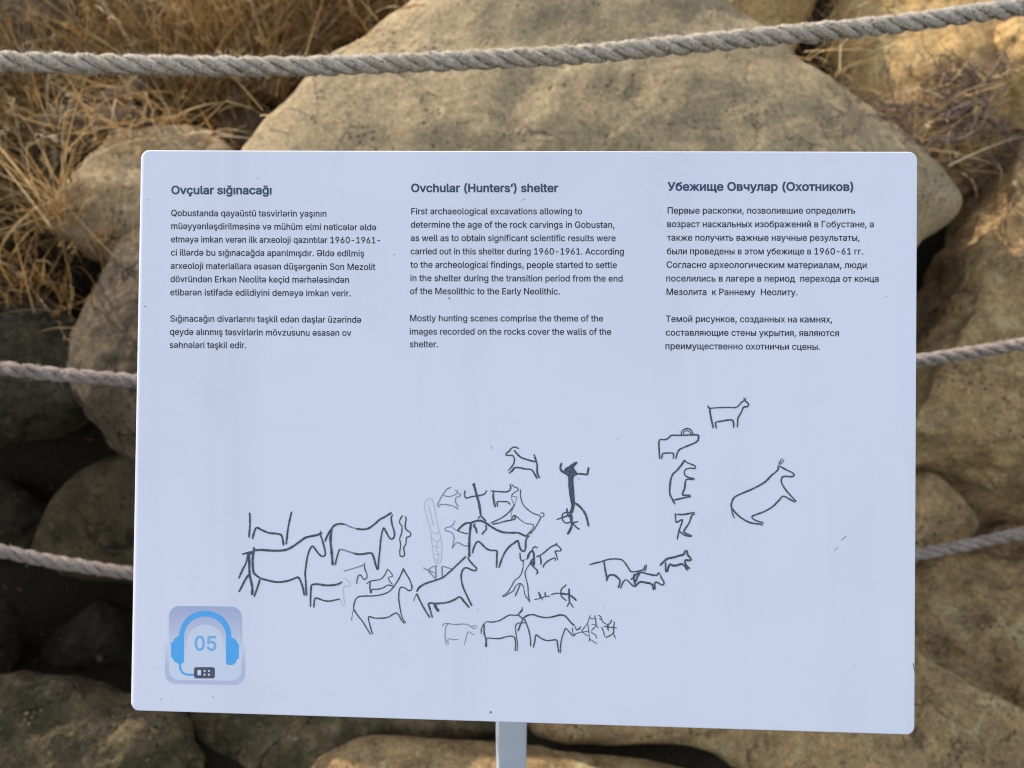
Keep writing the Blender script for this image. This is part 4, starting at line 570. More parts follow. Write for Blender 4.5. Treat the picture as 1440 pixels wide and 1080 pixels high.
 ('bull_drawing', [('h',1.8,[(70,355),(130,335),(200,320),(240,305),(300,290),(370,288),(430,295),(465,325),(500,375),(525,415),(545,432),(600,428),(670,412),(690,385),(695,355)]),('h',1.6,[(710,348),(708,390),(690,430)]),('h',2.2,[(235,315),(245,390),(262,480),(265,540)]),('h',2.2,[(262,530),(285,480),(320,465),(360,475),(400,510),(415,530),(410,570),(395,615)]),('h',1.7,[(422,622),(435,580),(460,535),(485,522),(520,550),(560,590),(590,598)])]),
 ('dog_drawing', [('h',2,[(535,522),(570,490),(610,450),(660,440),(720,455),(780,468),(830,470),(848,445),(865,455)]),('h',2.2,[(575,455),(570,500),(580,560),(585,600)]),('h',2.2,[(640,445),(610,490),(590,550)]),('h',2.4,[(585,600),(620,560),(650,545),(710,555),(760,565),(785,590),(792,640)]),('h',1.9,[(868,460),(880,500),(908,545),(905,575),(885,580),(850,560),(815,548),(805,570),(812,635)])]),
 ('dog_drawing', [('h',2.6,[(865,362),(900,325),(950,285),(1010,272),(1080,252),(1130,235),(1150,190)]),('h',2.2,[(1155,190),(1170,200),(1175,240),(1200,270),(1215,295),(1190,305),(1150,300),(1148,330),(1170,370),(1200,398)]),('h',2.4,[(928,325),(928,390),(932,440)]),('h',2.6,[(945,435),(960,380),(980,348),(1010,362),(1060,358),(1105,345),(1140,360),(1160,390),(1175,418)])]),
]

# ------------------------------------------------------------------ sign: post, panel, print
BN_C = unit([-0.03997951, 0.01315398, 0.99911391])            # panel normal in camera space
BN = BN_C[0] * RGT + BN_C[1] * UPV - BN_C[2] * (-FWD) * -1
BN = BN_C[0] * RGT + BN_C[1] * UPV + BN_C[2] * (-FWD)
BP = CAM + FWD * 0.5906 + 0.0043 * RGT - 0.0394 * UPV
BX = unit(RGT - BN * np.dot(RGT, BN)); BY = np.cross(BN, BX)
def bpt(px, py, h=0.0):
    return hit(px, py, BP, BN) + BN * h
PXM = np.linalg.norm(bpt(1200, 600) - bpt(300, 600)) / 900     # metres per photo pixel on the panel

q = NT('white_board'); tc = q.n('TexCoord'); co = tc.outputs['Object']
a = q.noise(co, 5, 4, 0.5); vo = q.n('TexVoronoi'); vo.inputs['Scale'].default_value = 42; q.l(co, vo.inputs['Vector'])
sg = q.noise(co, 23, 2, 0.5)
speck = q.math('MULTIPLY', q.math('LESS_THAN', vo.outputs['Distance'], 0.012), q.math('GREATER_THAN', sg, 0.55))
col = q.ramp(a, [(0.3, (0.785, 0.75, 0.78)), (0.7, (0.825, 0.79, 0.815))])
dirt = q.noise(co, 11, 7, 0.8, 0.4)
col = q.mix(q.ramp(dirt, [(0.58, (0, 0, 0)), (0.8, (0.5,) * 3)]), col, (0.66, 0.64, 0.62))
ms = q.n('Mapping'); ms.inputs['Scale'].default_value = (26, 1.6, 1.6); q.l(co, ms.inputs['Vector'])
col = q.mix(q.ramp(q.noise(ms.outputs[0], 1.0, 4, 0.6), [(0.5, (0, 0, 0)), (0.75, (0.22,) * 3)]), col, (0.66, 0.63, 0.64))
sm = q.noise(co, 3.1, 3, 0.5, 0.8)
col = q.mix(q.ramp(sm, [(0.5, (0, 0, 0)), (0.7, (0.3,) * 3)]), col, (0.70, 0.66, 0.68))
mp = q.n('Mapping'); mp.inputs['Scale'].default_value = (3, 160, 160); mp.inputs['Rotation'].default_value = (0, 0.2, 0.35); q.l(co, mp.inputs['Vector'])
scr = q.noise(mp.outputs[0], 1.0, 2, 0.5)
col = q.mix(q.ramp(scr, [(0.70, (0, 0, 0)), (0.76, (0.1,) * 3)]), col, (0.6, 0.6, 0.62))
col = q.mix(speck, col, (0.12, 0.1, 0.08))
white = q.out(col, 0.38, 0.4, q.bump(a, 0.04, 0.01))
q = NT('painted_steel'); tc = q.n('TexCoord'); co = tc.outputs['Object']
a = q.noise(co, 14, 5, 0.6); s_ = q.noise(co, 60, 3, 0.6)
col = q.ramp(a, [(0.3, (0.52, 0.54, 0.56)), (0.7, (0.62, 0.63, 0.64))])
col = q.mix(q.ramp(s_, [(0.7, (0, 0, 0)), (0.78, (0.8,) * 3)]), col, (0.2, 0.17, 0.13))
steel = q.out(col, 0.45, 0.4, q.bump(s_, 0.15, 0.002))

def ink_mat(name, colr, worn, sc=1500):
    q = NT(name); tc = q.n('TexCoord'); co = tc.outputs['Object']
    g = q.noise(co, sc, 3, 0.7)
    return q.out(q.mix(q.ramp(g, [(0.5, (0, 0, 0)), (0.68, (worn,) * 3)]), colr, (0.6, 0.62, 0.65)), 0.5, 0.3)
ink = ink_mat('print_ink', (0.012, 0.016, 0.03), 0.0)
ink_head = ink_mat('heading_ink', (0.045, 0.072, 0.12), 0.0)
ink_art = ink_mat('crayon_ink', (0.035, 0.046, 0.075), 0.5)
ink_mid = ink_mat('worn_crayon_ink', (0.2, 0.23, 0.3), 0.55)
ink_faint = ink_mat('faint_crayon_ink', (0.56, 0.56, 0.63), 0.8)
def flat_mat(name, c, rough=0.45):
    q = NT(name); tc = q.n('TexCoord'); g = q.noise(tc.outputs['Object'], 900, 2, 0.6)
    return q.out(q.mix(0.06, c, q.ramp(g, [(0.3, (0.2,) * 3), (0.7, (0.9,) * 3)])), rough, 0.3)
blue = flat_mat('icon_blue', (0.075, 0.42, 0.80)); blue2 = flat_mat('number_blue', (0.20, 0.47, 0.74))
slate = flat_mat('icon_slate', (0.06, 0.065, 0.10)); pale = flat_mat('icon_pale', (0.72, 0.72, 0.78)); lav = flat_mat('icon_lavender', (0.49, 0.49, 0.62))
wpr = flat_mat('icon_white', (0.8, 0.8, 0.8))

corners = [(197, 211), (1290.5, 213), (1286.5, 1034), (182.5, 999.5)]
c2 = np.array([((bpt(x, y) - BP) @ BX, (bpt(x, y) - BP) @ BY) for x, y in corners])
def rounded(r_corner, inset, seg=8, left_extra=0.0):
    out = []
    n = 4
    for i in range(n):
        p, a_, b_ = c2[i], c2[i - 1], c2[(i + 1) % n]
        d1, d2 = unit(a_ - p), unit(b_ - p)
        bis = unit(d1 + d2); half = math.acos(np.clip(d1 @ d2, -1, 1)) / 2
        cc = p + bis * r_corner / math.sin(half)
        n1 = -(bis - d1 * (bis @ d1)); n1 = unit(n1); n2 = unit(-(bis - d2 * (bis @ d2)))
        a1, a2 = math.atan2(n1[1], n1[0]), math.atan2(n2[1], n2[0])
        da = (a2 - a1 + math.pi) % (2 * math.pi) - math.pi
        for k in range(seg + 1):
            t = a1 + da * k / seg
            dv = np.array([math.cos(t), math.sin(t)])
            out.append(cc + (r_corner - inset) * dv + np.array([left_extra * max(0, -dv[0]) ** 1.5, 0]))
    return np.array(out)
post_x, post_y = float(bpt(718, 1015)[0]), float(BP[1]) + 0.075
root = empty('sign_stand', (post_x, post_y, 0.0))
tag(root, 'white information board with printed text and rock art drawings on a pale grey square post', 'sign')
def w3(p2, h): return BP + p2[0] * BX + p2[1] * BY + BN * h
prof = [(0.0040, -0.0165, 0), (0.0012, -0.0152, 0), (0.0, -0.012, 0), (0.0, -0.0026, 0), (0.00005, -0.0013, 0.0002), (0.0002, -0.0005, 0.0008), (0.00045, -0.00015, 0.0016), (0.0008, 0.0, 0.0026)]
V, Fc = [], []
for ins, h, le in prof:
    V += [w3(p, h) for p in rounded(0.0065, ins, left_extra=le)]
n = len(rounded(0.0065, 0))
for k in range(len(prof) - 1):
    for j in range(n):
        a, b = k * n + j, k * n + (j + 1) % n
        Fc.append((a, a + n, b + n, b))
m0 = len(V)
V += [w3(p, 0.0) for p in rounded(0.0065, 0.0008, left_extra=0.0026)]
Fc.append(tuple(range(m0 + n - 1, m0 - 1, -1)))
V += [w3(p, -0.0165) for p in rounded(0.0065, 0.0040)]
Fc.append(tuple(range(m0 + n, m0 + 2 * n)))
V = np.array(V)
def orient(V, Fc, N):
    f = Fc[-2]; nn = np.zeros(3)
    for i in range(len(f)):
        nn += np.cross(V[f[i]], V[f[(i + 1) % len(f)]])
    return [t[::-1] for t in Fc] if nn @ N < 0 else Fc
Fc = orient(V, Fc, BN)
panel = mesh_obj('panel', V, Fc, white, root)

# square tube post, rounded edges, with a mounting plate under the panel and a foot plate
def tube(cx, cy, z0, z1, hx, hy, r=0.004, seg=4, rot=0.0):
    prof2 = []
    for sx, sy, a0 in ((1, 1, 0), (-1, 1, 90), (-1, -1, 180), (1, -1, 270)):
        for k in range(seg + 1):
            t = R_(a0 + 90 * k / seg); prof2.append((sx * (hx - r) + r * math.cos(t), sy * (hy - r) + r * math.sin(t)))
    prof2 = np.array(prof2); c_, s_ = math.cos(rot), math.sin(rot)
    prof2 = prof2 @ np.array([[c_, s_], [-s_, c_]])
    n = len(prof2)
    V = [(cx + x, cy + y, z) for z in (z0, z1) for x, y in prof2]
    Fc = [(j, (j + 1) % n, n + (j + 1) % n, n + j) for j in range(n)]
    V += [(cx + x, cy + y, z) for z in (z0, z1) for x, y in prof2]
    Fc += [tuple(range(3 * n - 1, 2 * n - 1, -1)), tuple(range(3 * n, 4 * n))]
    return V, Fc
def plane_z(x, y, h):
    P = BP + BN * h
    return P[2] - (BN[0] * (x - P[0]) + BN[1] * (y - P[1])) / BN[2]
HW = 0.0165
V, Fc = tube(post_x, post_y, -0.02, 0.0, HW, HW, rot=0.10)
V = np.array(V); n_ = len(V) // 4
for i in list(range(n_, 2 * n_)) + list(range(3 * n_, 4 * n_)):
    V[i, 2] = plane_z(V[i, 0], V[i, 1], -0.0225)
mesh_obj('post', V, Fc, steel, root)
V, Fc = tube(post_x, post_y, 0.004, 0.012, 0.075, 0.075, r=0.01)
mesh_obj('foot_plate', V, Fc, steel, root)
# mounting plate: a box in the panel's own frame behind it
V, Fc = tube(0, 0, -0.0222, -0.0168, 0.11, 0.07, r=0.008)
pc = np.array([post_x, post_y, plane_z(post_x, post_y, -0.0225)]) - BP
cu, cv = pc @ BX, pc @ BY
V = np.array([w3((cu + a, cv + b), h) for a, b, h in V])
mesh_obj('mounting_plate', V, Fc, steel, root)

# ---- lettering
def load(t):
    D = {}
    for ln in t.split("\n"):
        ch, a, ls = ln.split("\t"); D[ch] = (int(a), [np.array(list(map(int, l.split()))).reshape(-1, 2) / 1000 for l in ls.split(";") if l])
    return D
def area(L): x, y = L[:, 0], L[:, 1]; return 0.5 * float(np.sum(x * np.roll(y, -1) - np.roll(x, -1) * y))
def inside(p, L):
    c = False
    for (x0, y0), (x1, y1) in zip(L, np.roll(L, -1, 0)):
        if (y0 > p[1]) != (y1 > p[1]) and p[0] < (x1 - x0) * (p[1] - y0) / (y1 - y0) + x0: c = not c
    return c
from mathutils.geometry import delaunay_2d_cdt
def winding(p, loops):
    w_ = 0
    for L in loops:
        for (x0, y0), (x1, y1) in zip(L, np.roll(L, -1, 0)):
            cr = (x1 - x0) * (p[1] - y0) - (p[0] - x0) * (y1 - y0)
            if y0 <= p[1] < y1 and cr > 0: w_ += 1
            elif y1 <= p[1] < y0 and cr < 0: w_ -= 1
    return w_
def swell(L, d):
    """move an outline outwards by d (the sign of d carries the winding)"""
    e1 = L - np.roll(L, 1, 0); e2 = np.roll(L, -1, 0) - L
    e1 = e1 / (np.linalg.norm(e1, axis=1)[:, None] + 1e-9); e2 = e2 / (np.linalg.norm(e2, axis=1)[:, None] + 1e-9)
    n1 = np.c_[e1[:, 1], -e1[:, 0]]; n2 = np.c_[e2[:, 1], -e2[:, 0]]
    k = np.maximum(0.45, 1 + np.sum(n1 * n2, 1))
    return L + (n1 + n2) / k[:, None] * d
_tri = {}
def glyph_tris(key, loops):
    if key in _tri: return _tri[key]
    res = []
    if loops:
        sg = np.sign(area(max(loops, key=lambda L: abs(area(L)))))
        loops = [swell(L, sg * FAT[key[0]]) for L in loops]
        vs_, es = [], []
        for L in loops:
            b = len(vs_); vs_ += [Vector(q_) for q_ in L]; es += [(b + i, b + (i + 1) % len(L)) for i in range(len(L))]
        ov, oe, of, *_ = delaunay_2d_cdt(vs_, es, [], 0, 1e-6)
        pts = np.array([tuple(v) for v in ov])
        res.append((pts, [f for f in of if winding(pts[list(f)].mean(0), loops)], 0))
    _tri[key] = res
    return res
FAT = {'H': 0.022, 'B': 0.008, 'N': 0.018}
def text_mesh(name, lines, D, key, sy_px, mat, h=0.00016):
    V, Fc = [], []
    for t, x0, y0, x1, y1 in lines:
        tot = sum(D[c][0] for c in t) / 1000
        l = min(L[:, 0].min() for L in D[t[0]][1]); r = D[t[-1]][0] / 1000 - max(L[:, 0].max() for L in D[t[-1]][1])
        sx = (x1 - x0) / (tot - l - r)
        ox = x0 - l * sx; pen = 0.0
        for c in t:
            for pts, tr, k in glyph_tris((key, c), D[c][1]):
                b = len(V)
                for gx_, gy_ in pts:
                    X = ox + (pen + gx_) * sx; Y = y0 + (y1 - y0) * (X - x0) / (x1 - x0) - gy_ * sy_px
                    V.append(bpt(X, Y, h + k * 1.5e-5))
                for f in tr: Fc.append(tuple(b + i for i in f))
            pen += D[c][0] / 1000
    fixed = []
    VA = np.array(V)
    for f in Fc:
        nn = np.cross(VA[f[1]] - VA[f[0]], VA[f[2]] - VA[f[0]])
        fixed.append(f if nn @ BN > 0 else f[::-1])
    return mesh_obj(name, VA, fixed, mat, root, smooth=False)
DB, DH, DN = load(GB), load(GH), load(GN)
for i, blk in enumerate(COL):
    if len(blk) == 1: text_mesh('heading', blk, DH, 'H', 22.0 if i < 6 else 22.6, ink_head)
    else: text_mesh('paragraph', blk, DB, 'B', 17.3 if i < 6 else 17.6, ink)

# ---- rock art drawings
class Art:
    def __init__(s): s.V, s.F, s.k = [], [], 0
    def stroke(s, pts, wd, h0):
        P = spline(pts, 1.3)
        if len(P) < 2: return
        T = np.gradient(P, axis=0); T /= np.linalg.norm(T, axis=1)[:, None] + 1e-9
        Nn = np.c_[-T[:, 1], T[:, 0]]
        n = len(P); b = len(s.V); h = h0 + s.k * 6e-6; s.k += 1
        ph = random.uniform(0, 50)
        for i in range(n):
            e = min(i, n - 1 - i)
            ww = wd * (0.62 + 0.38 * min(1, e / 2.5)) * (1 + 0.28 * noise.noise(Vector((i * 0.22 + ph, 0.3, wd))))
            j1 = 0.18 * noise.noise(Vector((i * 0.9 + ph, 7, 0))); j2 = 0.18 * noise.noise(Vector((i * 0.9 + ph, 19, 0)))
            p, q_ = P[i] + Nn[i] * (ww / 2 + j1), P[i] - Nn[i] * (ww / 2 + j2)
            s.V += [bpt(p[0], p[1], h), bpt(q_[0], q_[1], h)]
        s.F += [(b + 2 * i, b + 2 * i + 1, b + 2 * i + 3, b + 2 * i + 2) for i in range(n - 1)]
    def blob(s, pts, h0):
        P = spline(pts, 1.5, True); b = len(s.V); h = h0 + s.k * 6e-6; s.k += 1
        tr = tessellate_polygon([[Vector((x, y, 0)) for x, y in P]])
        s.V += [bpt(x, y, h) for x, y in P]; s.F += [tuple(b + i for i in f) for f in tr]
    def disc(s, c, r, h0): s.blob([(c[0] + r * math.cos(t), c[1] + r * math.sin(t) * 1.1) for t in np.linspace(0, 2 * math.pi, 9)[:-1]], h0)
ZOOM = {'a': (320, 690, 5.143), 'b': (590, 640, 6.0), 'c': (570, 740, 4.5), 'd': (690, 610, 6.75), 'e': (700, 760, 6.75), 'f': (610, 840, 5.143), 'g': (820, 540, 4.5), 'h': (820, 750, 8.0)}
SW = 1.15
for name, items in DRAW:
    arts = {}
    for it in items:
        z, wd, pts = it[0], it[1], it[2]; mt = it[3] if len(it) > 3 else 'ink'
        ox, oy, sc = ZOOM[z]
        P = [(ox + x / sc, oy + y / sc) for x, y in pts]
        A = arts.setdefault(mt, Art()); h0 = {'ink': 0.00030, 'mid': 0.00026, 'faint': 0.00022}[mt]
        if wd == 'fill': A.blob(P, h0)
        elif wd == 'disc': A.disc(P[0], it[4] / sc, h0)
        else: A.stroke(P, wd * SW, h0)
    V, Fc, mats, mi = [], [], [], []
    for mt, A in arts.items():
        b = len(V); V += A.V; VA = np.array(A.V)
        for f in A.F:
            nn = np.cross(VA[f[1]] - VA[f[0]], VA[f[2]] - VA[f[0]])
            f = f if nn @ BN > 0 else f[::-1]
            Fc.append(tuple(b + i for i in f)); mi.append(len(mats))
        mats.append({'ink': ink_art, 'mid': ink_mid, 'faint': ink_faint}[mt])
    o = mesh_obj(name, V, Fc, mats, root, smooth=False)
    o.data.polygons.foreach_set('material_index', mi)

# ---- specks of dirt and small scratches on the face
dirt_m, rust_m = flat_mat('dirt', (0.09, 0.075, 0.06), 0.8), flat_mat('rust', (0.30, 0.15, 0.08), 0.8)
def mark(name, mat, disc=None, pts=None, wd=1.0):
    A = Art()
    if disc: A.disc(disc[:2], disc[2], 0.0002)
    else: A.stroke(pts, wd, 0.0002)
    VA = np.array(A.V)
    mesh_obj(name, VA, [f if np.cross(VA[f[1]] - VA[f[0]], VA[f[2]] - VA[f[0]]) @ BN > 0 else f[::-1] for f in A.F], mat, root, smooth=False)
for d_ in [(362, 250.5, .7), (204.4, 431, 1.0), (554, 358, .8), (410.5, 460, .8), (307.5, 952.5, .7), (299.5, 980, .8), (226, 983, .7), (222, 938, .6), (1202, 935.6, .6), (207, 281, .7), (443, 655, .5), (868, 618, .6), (1247, 417, .6), (672, 857, .7)]:
    mark('dirt_speck', dirt_m, disc=d_)
for d_ in [(631.8, 419.4, 1.3), (690, 1001.5, 1.6)]: mark('rust_spot', rust_m, disc=d_)
for pts, wd in [([(1183, 760), (1191, 753)], .7), ([(1173, 775), (1178, 769)], .5), ([(1284, 932), (1286, 944)], 1.1), ([(690, 626), (693, 632)], .6), ([(812, 672), (816, 675)], .6), ([(733, 283), (738, 279)], .5)]:
    mark('scratch', dirt_m, pts=pts, wd=wd)

# ---- audio guide badge
def zp(p): return (180 + p[0] / 6.0, 830 + p[1] / 6.0)
def flat(name, loops, mat, h, parent, up=True):
    V, Fc = [], []
    for lp in loops:
        P = [zp(p) for p in lp]; b = len(V)
        tr = tessellate_polygon([[Vector((x, y, 0)) for x, y in P]])
        V += [bpt(x, y, h) for x, y in P]
        for f in tr:
            f = tuple(b + i for i in f)
            Fc.append(f)
    VA = np.array(V)
    Fc = [f if np.cross(VA[f[1]] - VA[f[0]], VA[f[2]] - VA[f[0]]) @ BN > 0 else f[::-1] for f in Fc]
    return mesh_obj(name, VA, Fc, mat, parent, smooth=False)
def rr(x0, y0, x1, y1, r, skew=0.0, n=8):
    out = []
    for cx, cy, a0 in ((x1 - r, y0 + r, -90), (x1 - r, y1 - r, 0), (x0 + r, y1 - r, 90), (x0 + r, y0 + r, 180)):
        for k in range(n + 1):
            t = R_(a0 + 90 * k / n); x, y = cx + r * math.cos(t), cy + r * math.sin(t); out.append((x, y + skew * (x - (x0 + x1) / 2)))
    return out
def grad_mat(name, y_hi, y_lo, c_top, c_bot, p0, p1):
    """a printed vertical blend, measured down the panel"""
    q = NT(name); g = q.n('NewGeometry'); dt = q.n('VectorMath', operation='DOT_PRODUCT'); q.l(g.outputs['Position'], dt.inputs[0]); dt.inputs[1].default_value = tuple(BY)
    a_ = float(bpt(*zp((600, y_hi))) @ BY); b_ = float(bpt(*zp((600, y_lo))) @ BY)
    mr = q.n('MapRange'); mr.inputs['From Min'].default_value = a_; mr.inputs['From Max'].default_value = b_; q.l(dt.outputs['Value'], mr.inputs['Value'])
    tc = q.n('TexCoord'); gn = q.noise(tc.outputs['Object'], 1600, 2, 0.6)
    col = q.ramp(mr.outputs[0], [(p0, c_top), (p1, c_bot)])
    return q.out(q.mix(0.14, col, q.ramp(gn, [(0.3, (0.25,) * 3), (0.7, (0.9,) * 3)]), 'OVERLAY'), 0.45, 0.3)
W_ = (0.775, 0.78, 0.79); L_ = (0.46, 0.46, 0.60)
badge = flat('audio_guide_badge', [rr(313, 400, 985, 793, 88, 0.02)], grad_mat('badge_rim_print', 420, 700, W_, (0.56, 0.56, 0.68), 0.0, 0.8), 0.00018, root)
flat('badge_tile', [rr(346, 136, 958, 760, 88, 0.012)], grad_mat('badge_tile_print', 136, 620, L_, (0.72, 0.725, 0.77), 0.05, 0.85), 0.00022, badge)
flat('badge_window', [[(500, 620)] + [(652 - 152 * math.cos(t), 440 - 152 * math.sin(t)) for t in np.linspace(0, math.pi, 24)] + [(804, 620)]],
     grad_mat('badge_window_print', 290, 620, (0.70, 0.70, 0.76), (0.725, 0.73, 0.775), 0.0, 0.6), 0.00026, badge)
band = [(432, 420)] + [(653 - 221 * math.cos(t), 400 - 228 * abs(math.sin(t)) ** 0.92) for t in np.linspace(0, math.pi, 40)] + [(875, 430), (829, 430)] + \
       [(651 + 178 * math.cos(t), 405 - 184 * abs(math.sin(t)) ** 0.92) for t in np.linspace(0, math.pi, 40)] + [(474, 420)]
flat('headband', [band], blue, 0.00030, badge)
flat('ear_cup', [[(474, 400), (474, 600), (462, 618), (420, 618), (390, 596), (376, 568), (365, 566), (365, 445), (384, 432), (392, 408), (420, 388), (440, 388), (440, 400)]], blue, 0.00033, badge)
flat('ear_cup', [[(828, 410), (828, 612), (842, 630), (884, 630), (910, 610), (920, 582), (936, 574), (936, 455), (924, 446), (912, 418), (888, 402), (866, 400), (862, 410)]], blue, 0.00033, badge)
cp = spline([(441, 610), (441, 650), (455, 685), (485, 707), (520, 712), (562, 712)], 6)
T = np.gradient(cp, axis=0); T /= np.linalg.norm(T, axis=1)[:, None]; Nn = np.c_[-T[:, 1], T[:, 0]] * 9
flat('cable', [list(map(tuple, np.r_[cp + Nn, (cp - Nn)[::-1]]))], blue, 0.00027, badge)
flat('remote', [rr(558, 648, 734, 743, 20)], slate, 0.00030, badge)
flat('remote_buttons', [rr(588, 672, 617, 716, 4), rr(640, 672, 655, 688, 3), rr(678, 672, 692, 688, 3), rr(640, 703, 655, 719, 3), rr(678, 703, 692, 719, 3)], wpr, 0.00034, badge)
nb = text_mesh('badge_number', [("05", 180 + 568 / 6, 830 + 506 / 6, 180 + 743 / 6, 830 + 507 / 6)], DN, 'N', 19.8 / 0.509, blue2, 0.00031)
nb.parent = badge

# ------------------------------------------------------------------ ropes on a vertical plane behind the sign
ROPE_P = np.array([0, 1.065, 0]); ROPE_N = unit([0.08, -1.0, 0])
def rope_mat(name, lo, hi):
    q = NT(name); tc = q.n('TexCoord'); uv = tc.outputs['UV']; ob = tc.outputs['Object']
    wv = q.n('TexWave', wave_type='BANDS'); mp = q.n('Mapping'); mp.inputs['Rotation'].default_value = (0, 0, 0.6); q.l(uv, mp.inputs['Vector'])
    wv.inputs['Scale'].default_value = 3.2; wv.inputs['Distortion'].default_value = 2.2; wv.inputs['Detail'].default_value = 3; q.l(mp.outputs[0], wv.inputs['Vector'])
    a = q.noise(ob, 12, 5, 0.7); b = q.noise(ob, 330, 3, 0.75, 0.6); b2 = q.noise(ob, 60, 4, 0.7)
    mf = q.n('Mapping'); mf.inputs['Scale'].default_value = (3.6, 0.55, 1); mf.inputs['Rotation'].default_value = (0, 0, 0.25); q.l(uv, mf.inputs['Vector'])
    fib = q.noise(mf.outputs[0], 1.6, 6, 0.75, 0.4)
    col = q.ramp(a, [(0.32, lo), (0.62, hi)])
    col = q.mix(q.ramp(fib, [(0.35, (0.9,) * 3), (0.43, (0, 0, 0))]), col, tuple(0.2 * x for x in lo))
    col = q.mix(q.ramp(fib, [(0.56, (0, 0, 0)), (0.68, (0.8,) * 3)]), col, tuple(min(0.92, 1.3 * x) for x in hi))
    col = q.mix(q.ramp(b, [(0.36, (0.9,) * 3), (0.43, (0, 0, 0))]), col, (0.075, 0.065, 0.06))
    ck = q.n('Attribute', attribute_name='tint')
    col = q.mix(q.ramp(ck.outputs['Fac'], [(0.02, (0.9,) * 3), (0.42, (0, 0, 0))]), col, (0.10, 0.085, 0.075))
    col = q.mix(q.ramp(b2, [(0.31, (0.6,) * 3), (0.42, (0, 0, 0))]), col, tuple(0.3 * x for x in lo))
    col = q.mix(q.ramp(wv.outputs['Fac'], [(0.1, (0.35,) * 3), (0.35, (0, 0, 0))]), col, tuple(0.35 * x for x in lo))
    return q.out(col, 0.9, 0.15, q.bump(b, 1.0, 0.004, q.bump(fib, 1.0, 0.006)))
r_sunlit = rope_mat('sunlit_rope_fibre', (0.88, 0.69, 0.48), (0.96, 0.81, 0.62))  # cream fibre, brightened and warmed to carry sunlight that misses the rope
r_shaded = rope_mat('shaded_rope_fibre', (0.46, 0.35, 0.28), (0.68, 0.53, 0.43))  # darker, greyer copy with the lower ropes' shade put into its colour
fz_mat = NT('loose_fibre').out((0.7, 0.58, 0.44), 0.9, 0.1)

ENDS = []
def make_rope(label, px, mat, Rr=0.0142, fuzz=1500, seed=1):
    rs = np.random.default_rng(seed)
    W = np.array([hit(x, y, ROPE_P, ROPE_N) for x, y in px])
    k0, k1 = W[1] - W[0], W[-1] - W[-2]
    for xe in (-1.62, 1.95):                                        # run on to the barrier posts
        W = np.array([q_ for q_ in W if -1.5 < q_[0] < 1.8])
        e, o_ = (W[0], W[1]) if xe < 0 else (W[-1], W[-2])
        t = (xe - e[0]) / (e[0] - o_[0]); nw = e + (e - o_) * t; nw[2] = e[2] + (e[2] - o_[2]) * t * 0.8
        W = np.r_[[nw], W] if xe < 0 else np.r_[W, [nw]]
    ENDS.append((W[0], W[-1]))
    C = spline(W, 0.0022)
    T = np.gradient(C, axis=0); T /= np.linalg.norm(T, axis=1)[:, None]
    A = np.cross(T, [0, 0, 1]); A /= np.linalg.norm(A, axis=1)[:, None]; B = np.cross(A, T)
    L = np.r_[0, np.cumsum(np.linalg.norm(np.diff(C, axis=0), axis=1))]
    a = 0.50 * Rr; c = 0.52 * Rr; lay = 3.5 * 2 * Rr
    n, m = len(C), 14
    V, Fc, UV, CK = [], [], [], []
    for k in range(3):
        ph = 2 * math.pi * k / 3 - L / lay * 2 * math.pi + np.array([0.55 * noise.noise(Vector((l * 5, 2.0, seed))) for l in L])
        wob = np.array([noise.noise(Vector((l * 14, k * 5.0, seed))) for l in L])
        cc = C + (A * np.cos(ph)[:, None] + B * np.sin(ph)[:, None]) * (c * (1 + 0.12 * wob))[:, None]
        e1 = A * np.cos(ph)[:, None] + B * np.sin(ph)[:, None]; e2 = -A * np.sin(ph)[:, None] + B * np.cos(ph)[:, None]
        b0 = len(V)
        for i in range(n):
            for j in range(m):
                t = 2 * math.pi * j / m
                yarn = 1 + 0.09 * math.sin(7 * t - L[i] / lay * 30) + 0.17 * noise.noise(Vector((L[i] * 160, math.cos(t) * 2.0 + k * 9, math.sin(t) * 2.0 + seed)))
                V.append(cc[i] + (e1[i] * math.cos(t) * 1.0 + e2[i] * math.sin(t) * 1.14) * a * yarn)
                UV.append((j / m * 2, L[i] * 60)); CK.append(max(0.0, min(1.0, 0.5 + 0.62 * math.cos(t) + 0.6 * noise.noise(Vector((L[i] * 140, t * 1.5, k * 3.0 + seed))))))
        for i in range(n - 1):
            p = b0 + i * m
            Fc += [(p + j, p + (j + 1) % m, p + m + (j + 1) % m, p + m + j) for j in range(m)]
        Fc += [tuple(b0 + j for j in range(m))[::-1], tuple(b0 + (n - 1) * m + j for j in range(m))]
    org = C[n // 2]
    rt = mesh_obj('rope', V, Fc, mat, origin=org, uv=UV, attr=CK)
    tag(rt, label, 'rope', 'ropes of the barrier behind the sign')
    fv, ff = [], []
    idx = rs.integers(5, n - 5, fuzz)
    for i in idx:
        t = rs.uniform(0, 2 * math.pi); d = A[i] * math.cos(t) + B[i] * math.sin(t)
        base = C[i] + d * Rr * 0.88
        dr = unit(d + T[i] * rs.uniform(-1.6, 1.6) + rs.normal(0, 0.35, 3)); ln = rs.uniform(0.002, 0.008) * (2.2 if rs.random() < 0.10 else 1)
        sd = unit(np.cross(dr, FWD)) * 0.00022
        mid = base + dr * ln * 0.55; tip = base + unit(dr + rs.normal(0, 0.5, 3)) * ln
        b = len(fv); fv += [base - sd, base + sd, mid + sd * 0.8, mid - sd * 0.8, tip]
        ff += [(b, b + 1, b + 2, b + 3), (b + 3, b + 2, b + 4)]
    mesh_obj('loose_fibres', fv, ff, fz_mat, rt, smooth=False)
    return rt
make_rope('topmost thick pale rope, slung above the board and sagging towards the left',
          [(-420, 62), (-200, 76), (0, 86), (200, 91), (400, 93), (600, 87), (800, 77.5), (900, 69), (1040, 55), (1240, 36), (1340, 23), (1440, 9), (1650, -22), (1900, -60)], r_sunlit, 0.0122, 8000, 3)
